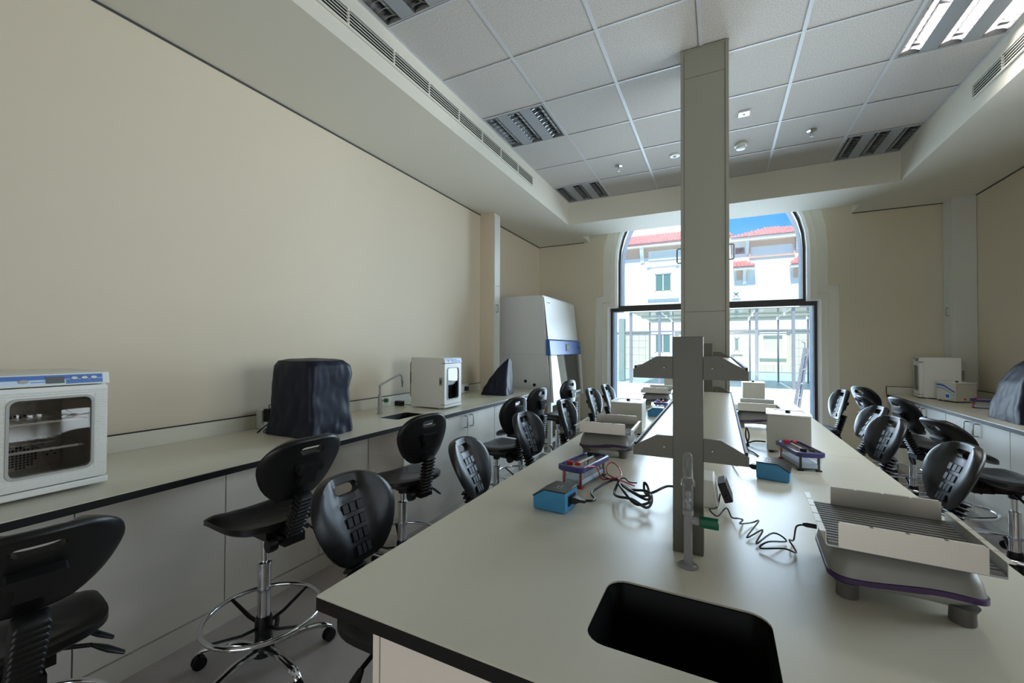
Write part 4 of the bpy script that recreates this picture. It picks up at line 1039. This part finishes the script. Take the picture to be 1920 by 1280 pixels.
def xwindow(parent, x0, x1, z0, z1, pad, mul=True):
    holed_plate('window_surround', X_white, parent, [(x0-pad, z0-pad), (x1+pad, z0-pad), (x1+pad, z1+pad*1.3), (x0-pad, z1+pad*1.3)], [[(x0, z0), (x1, z0), (x1, z1), (x0, z1)]], -.08, .0, 'y')
    f = MB(); t_ = .06
    f.box(x0, x0+t_, -.05, 0, z0, z1).box(x1-t_, x1, -.05, 0, z0, z1).box(x0, x1, -.05, 0, z0, z0+t_).box(x0, x1, -.05, 0, z1-t_, z1)
    if mul: f.box((x0+x1)/2-t_/2, (x0+x1)/2+t_/2, -.05, 0, z0, z1)
    w = f.build('window', X_white, parent)
    segs = [(x0+t_, (x0+x1)/2-t_/2), ((x0+x1)/2+t_/2, x1-t_)] if mul else [(x0+t_, x1-t_)]
    for a, b in segs: box('pane', X_win, w, a, b, -.02, -.005, z0+t_, z1-t_)
xwindow(hall, -3.97, -2.90, 5.27, 6.51, .28); xwindow(hall, -3.97, -2.95, 1.10, 2.40, .25)
MB().box(-4.45, -2.45, -.14, 0, 4.80, 4.92).box(-4.5, -2.4, -.10, 0, 7.02, 7.14).build('window_ledge', X_white, hall)
blk = {}
for i in range(27):
    for j in range(5):
        x = -11.9+i*.43
        if x+.42 > .30 or (-4.3 < x+.2 < -2.65 and .6 < .1+j*.49): continue
        if 'b' not in blk: blk['b'] = MB().box(0, .418, -.02, .06, 0, .478).mesh('stone_slab', X_stone)
        if x > -8: link('stone_slab', blk['b'], hall, 0, (x, .003*random.random(), .0+j*.49))
vil = thing('building', 'cream villa with a hipped red tile roof and loggia, seen right of the column', 'building', (0, 30, 0))
box('wall', X_wall, vil, 1.42, 9, 0, 4, 2.55, 8.25); box('wall', X_wall, vil, .34, 1.42, 0, 4, 2.55, 7.38); box('wall', X_stone, vil, .34, 9, .06, 4, -.1, 2.55)
box('string_course', X_white, vil, .76, 9, -.10, 0, 2.55, 2.75)
box('loggia_lintel', X_wall, vil, .74, 1.42, 0, .4, 7.83, 8.25); box('loggia_post', X_wall, vil, .74, .90, 0, .3, 7.38, 7.83)
box('loggia_rail', X_white, vil, .8, 1.42, -.05, .1, 7.33, 7.40)
box('fascia', X_white, vil, .6, 5.7, -.5, 0, 8.12, 8.34)
holed_plate('frieze', X_beige, vil, [(1.66, 7.08), (4.06, 7.08), (4.06, 8.12), (1.66, 8.12)], [[(1.74, 7.16), (3.98, 7.16), (3.98, 7.78), (1.74, 7.78)]], -.08, 0, 'y')
for x in (1.56, 4.2): MB().prism([(-.42, 8.14), (0, 8.14), (0, 7.35), (-.08, 7.37), (-.16, 7.7), (-.40, 7.95)], x-.09, x+.09, 'x').build('bracket', X_white, vil)
r = roof_tiles(.62, 5.7, -.55, 8.33, 2.0, 9.34, 2.95, 3.15).build('roof_tiles', X_roof, vil); r['kind'] = 'stuff'
MB().add([(.62, -.55, 8.30), (5.7, -.55, 8.30), (5.7, 4.5, 8.30), (.62, 4.5, 8.30), (2.95, 2.0, 9.33), (3.15, 2.0, 9.33)], [(0, 1, 5, 4), (1, 2, 5), (2, 3, 4, 5), (3, 0, 4), (3, 2, 1, 0)]).build('roof_deck', X_roof, vil)
box('chimney', X_wall, vil, .46, .72, .5, .8, 7.3, 8.75); MB().prism([(.36, 8.75), (.82, 8.75), (.59, 8.95)], .4, .9).build('chimney_cap', X_roof, vil)
def porch(x0, x1, zt, ze, hipl, hipr, brx):
    r_ = roof_tiles(x0, x1, -.55, ze, 0, zt, x0+hipl, x1-hipr).build('porch_tiles', X_roof, vil); r_['kind'] = 'stuff'
    MB().add([(x0, -.55, ze-.02), (x1, -.55, ze-.02), (x1, 0, ze-.02), (x0, 0, ze-.02), (x0+hipl, -.02, zt), (x1-hipr, -.02, zt)], [(0, 1, 5, 4), (1, 2, 5), (0, 4, 3), (3, 4, 5, 2), (3, 2, 1, 0)]).build('porch_deck', X_roof, vil)
    box('porch_fascia', X_white, vil, x0+.02, x1-.02, -.5, -.0, ze-.16, ze-.03)
    box('porch_frieze', X_beige, vil, x0+.2, x1-.45, -.10, 0, ze-.75, ze-.16)
    for x in brx: MB().prism([(-.48, ze-.16), (-.0, ze-.16), (-.0, ze-1.0), (-.1, ze-.95), (-.2, ze-.5)], x-.09, x+.09, 'x').build('porch_bracket', X_white, vil)
porch(.78, 1.96, 6.9, 6.50, 0, .55, (1.40,)); porch(3.78, 6.5, 6.95, 6.45, .55, 0, (4.3,))
xwindow(vil, .80, 1.08, 4.71, 4.97, .09, False); xwindow(vil, .80, 1.12, 1.25, 2.12, .18, False)
holed_plate('blind_panel_frame', X_white, vil, [(2.2, .85), (3.6, .85), (3.6, 2.45), (2.2, 2.45)], [[(2.4, 1.05), (3.4, 1.05), (3.4, 2.25), (2.4, 2.25)]], -.06, .05, 'y')
for i in range(14):
    for j in range(5):
        x = .80+i*.43
        if (.55 < x+.2 < 1.35 and 2 <= j <= 4) or (2.0 < x+.2 < 3.75 and j >= 1): continue
        link('stone_slab', blk['b'], vil, 0, (x, .003*random.random(), j*.49))
# ladder leaning in the courtyard
t = thing('step_ladder', 'speckled aluminium stepladder leaning beyond the window glass', 'ladder', (1.27, 9.75, 0))
A = Vector((-.02, -.05, 0)); B = Vector((.24, .25, 1.46)); off = Vector((.11, .22, 0))
for o_ in (Vector((0, 0, 0)), off):
    d = (B-A); q = MB(); q.tube([A+o_, B+o_*.6], .028, 4); q.build('rail', X_ladder, t)
for k in range(5):
    f = (k+.7)/5.2; p = A.lerp(B, f); MB().tube([p, p+off*(1-.4*f)], .014, 6).build('rung', X_white, t)
MB().tube([B, B+Vector((.0, .0, .10)), B+Vector((-.05, 0, .13))], .012, 6).build('top_hook', X_ladder, t)
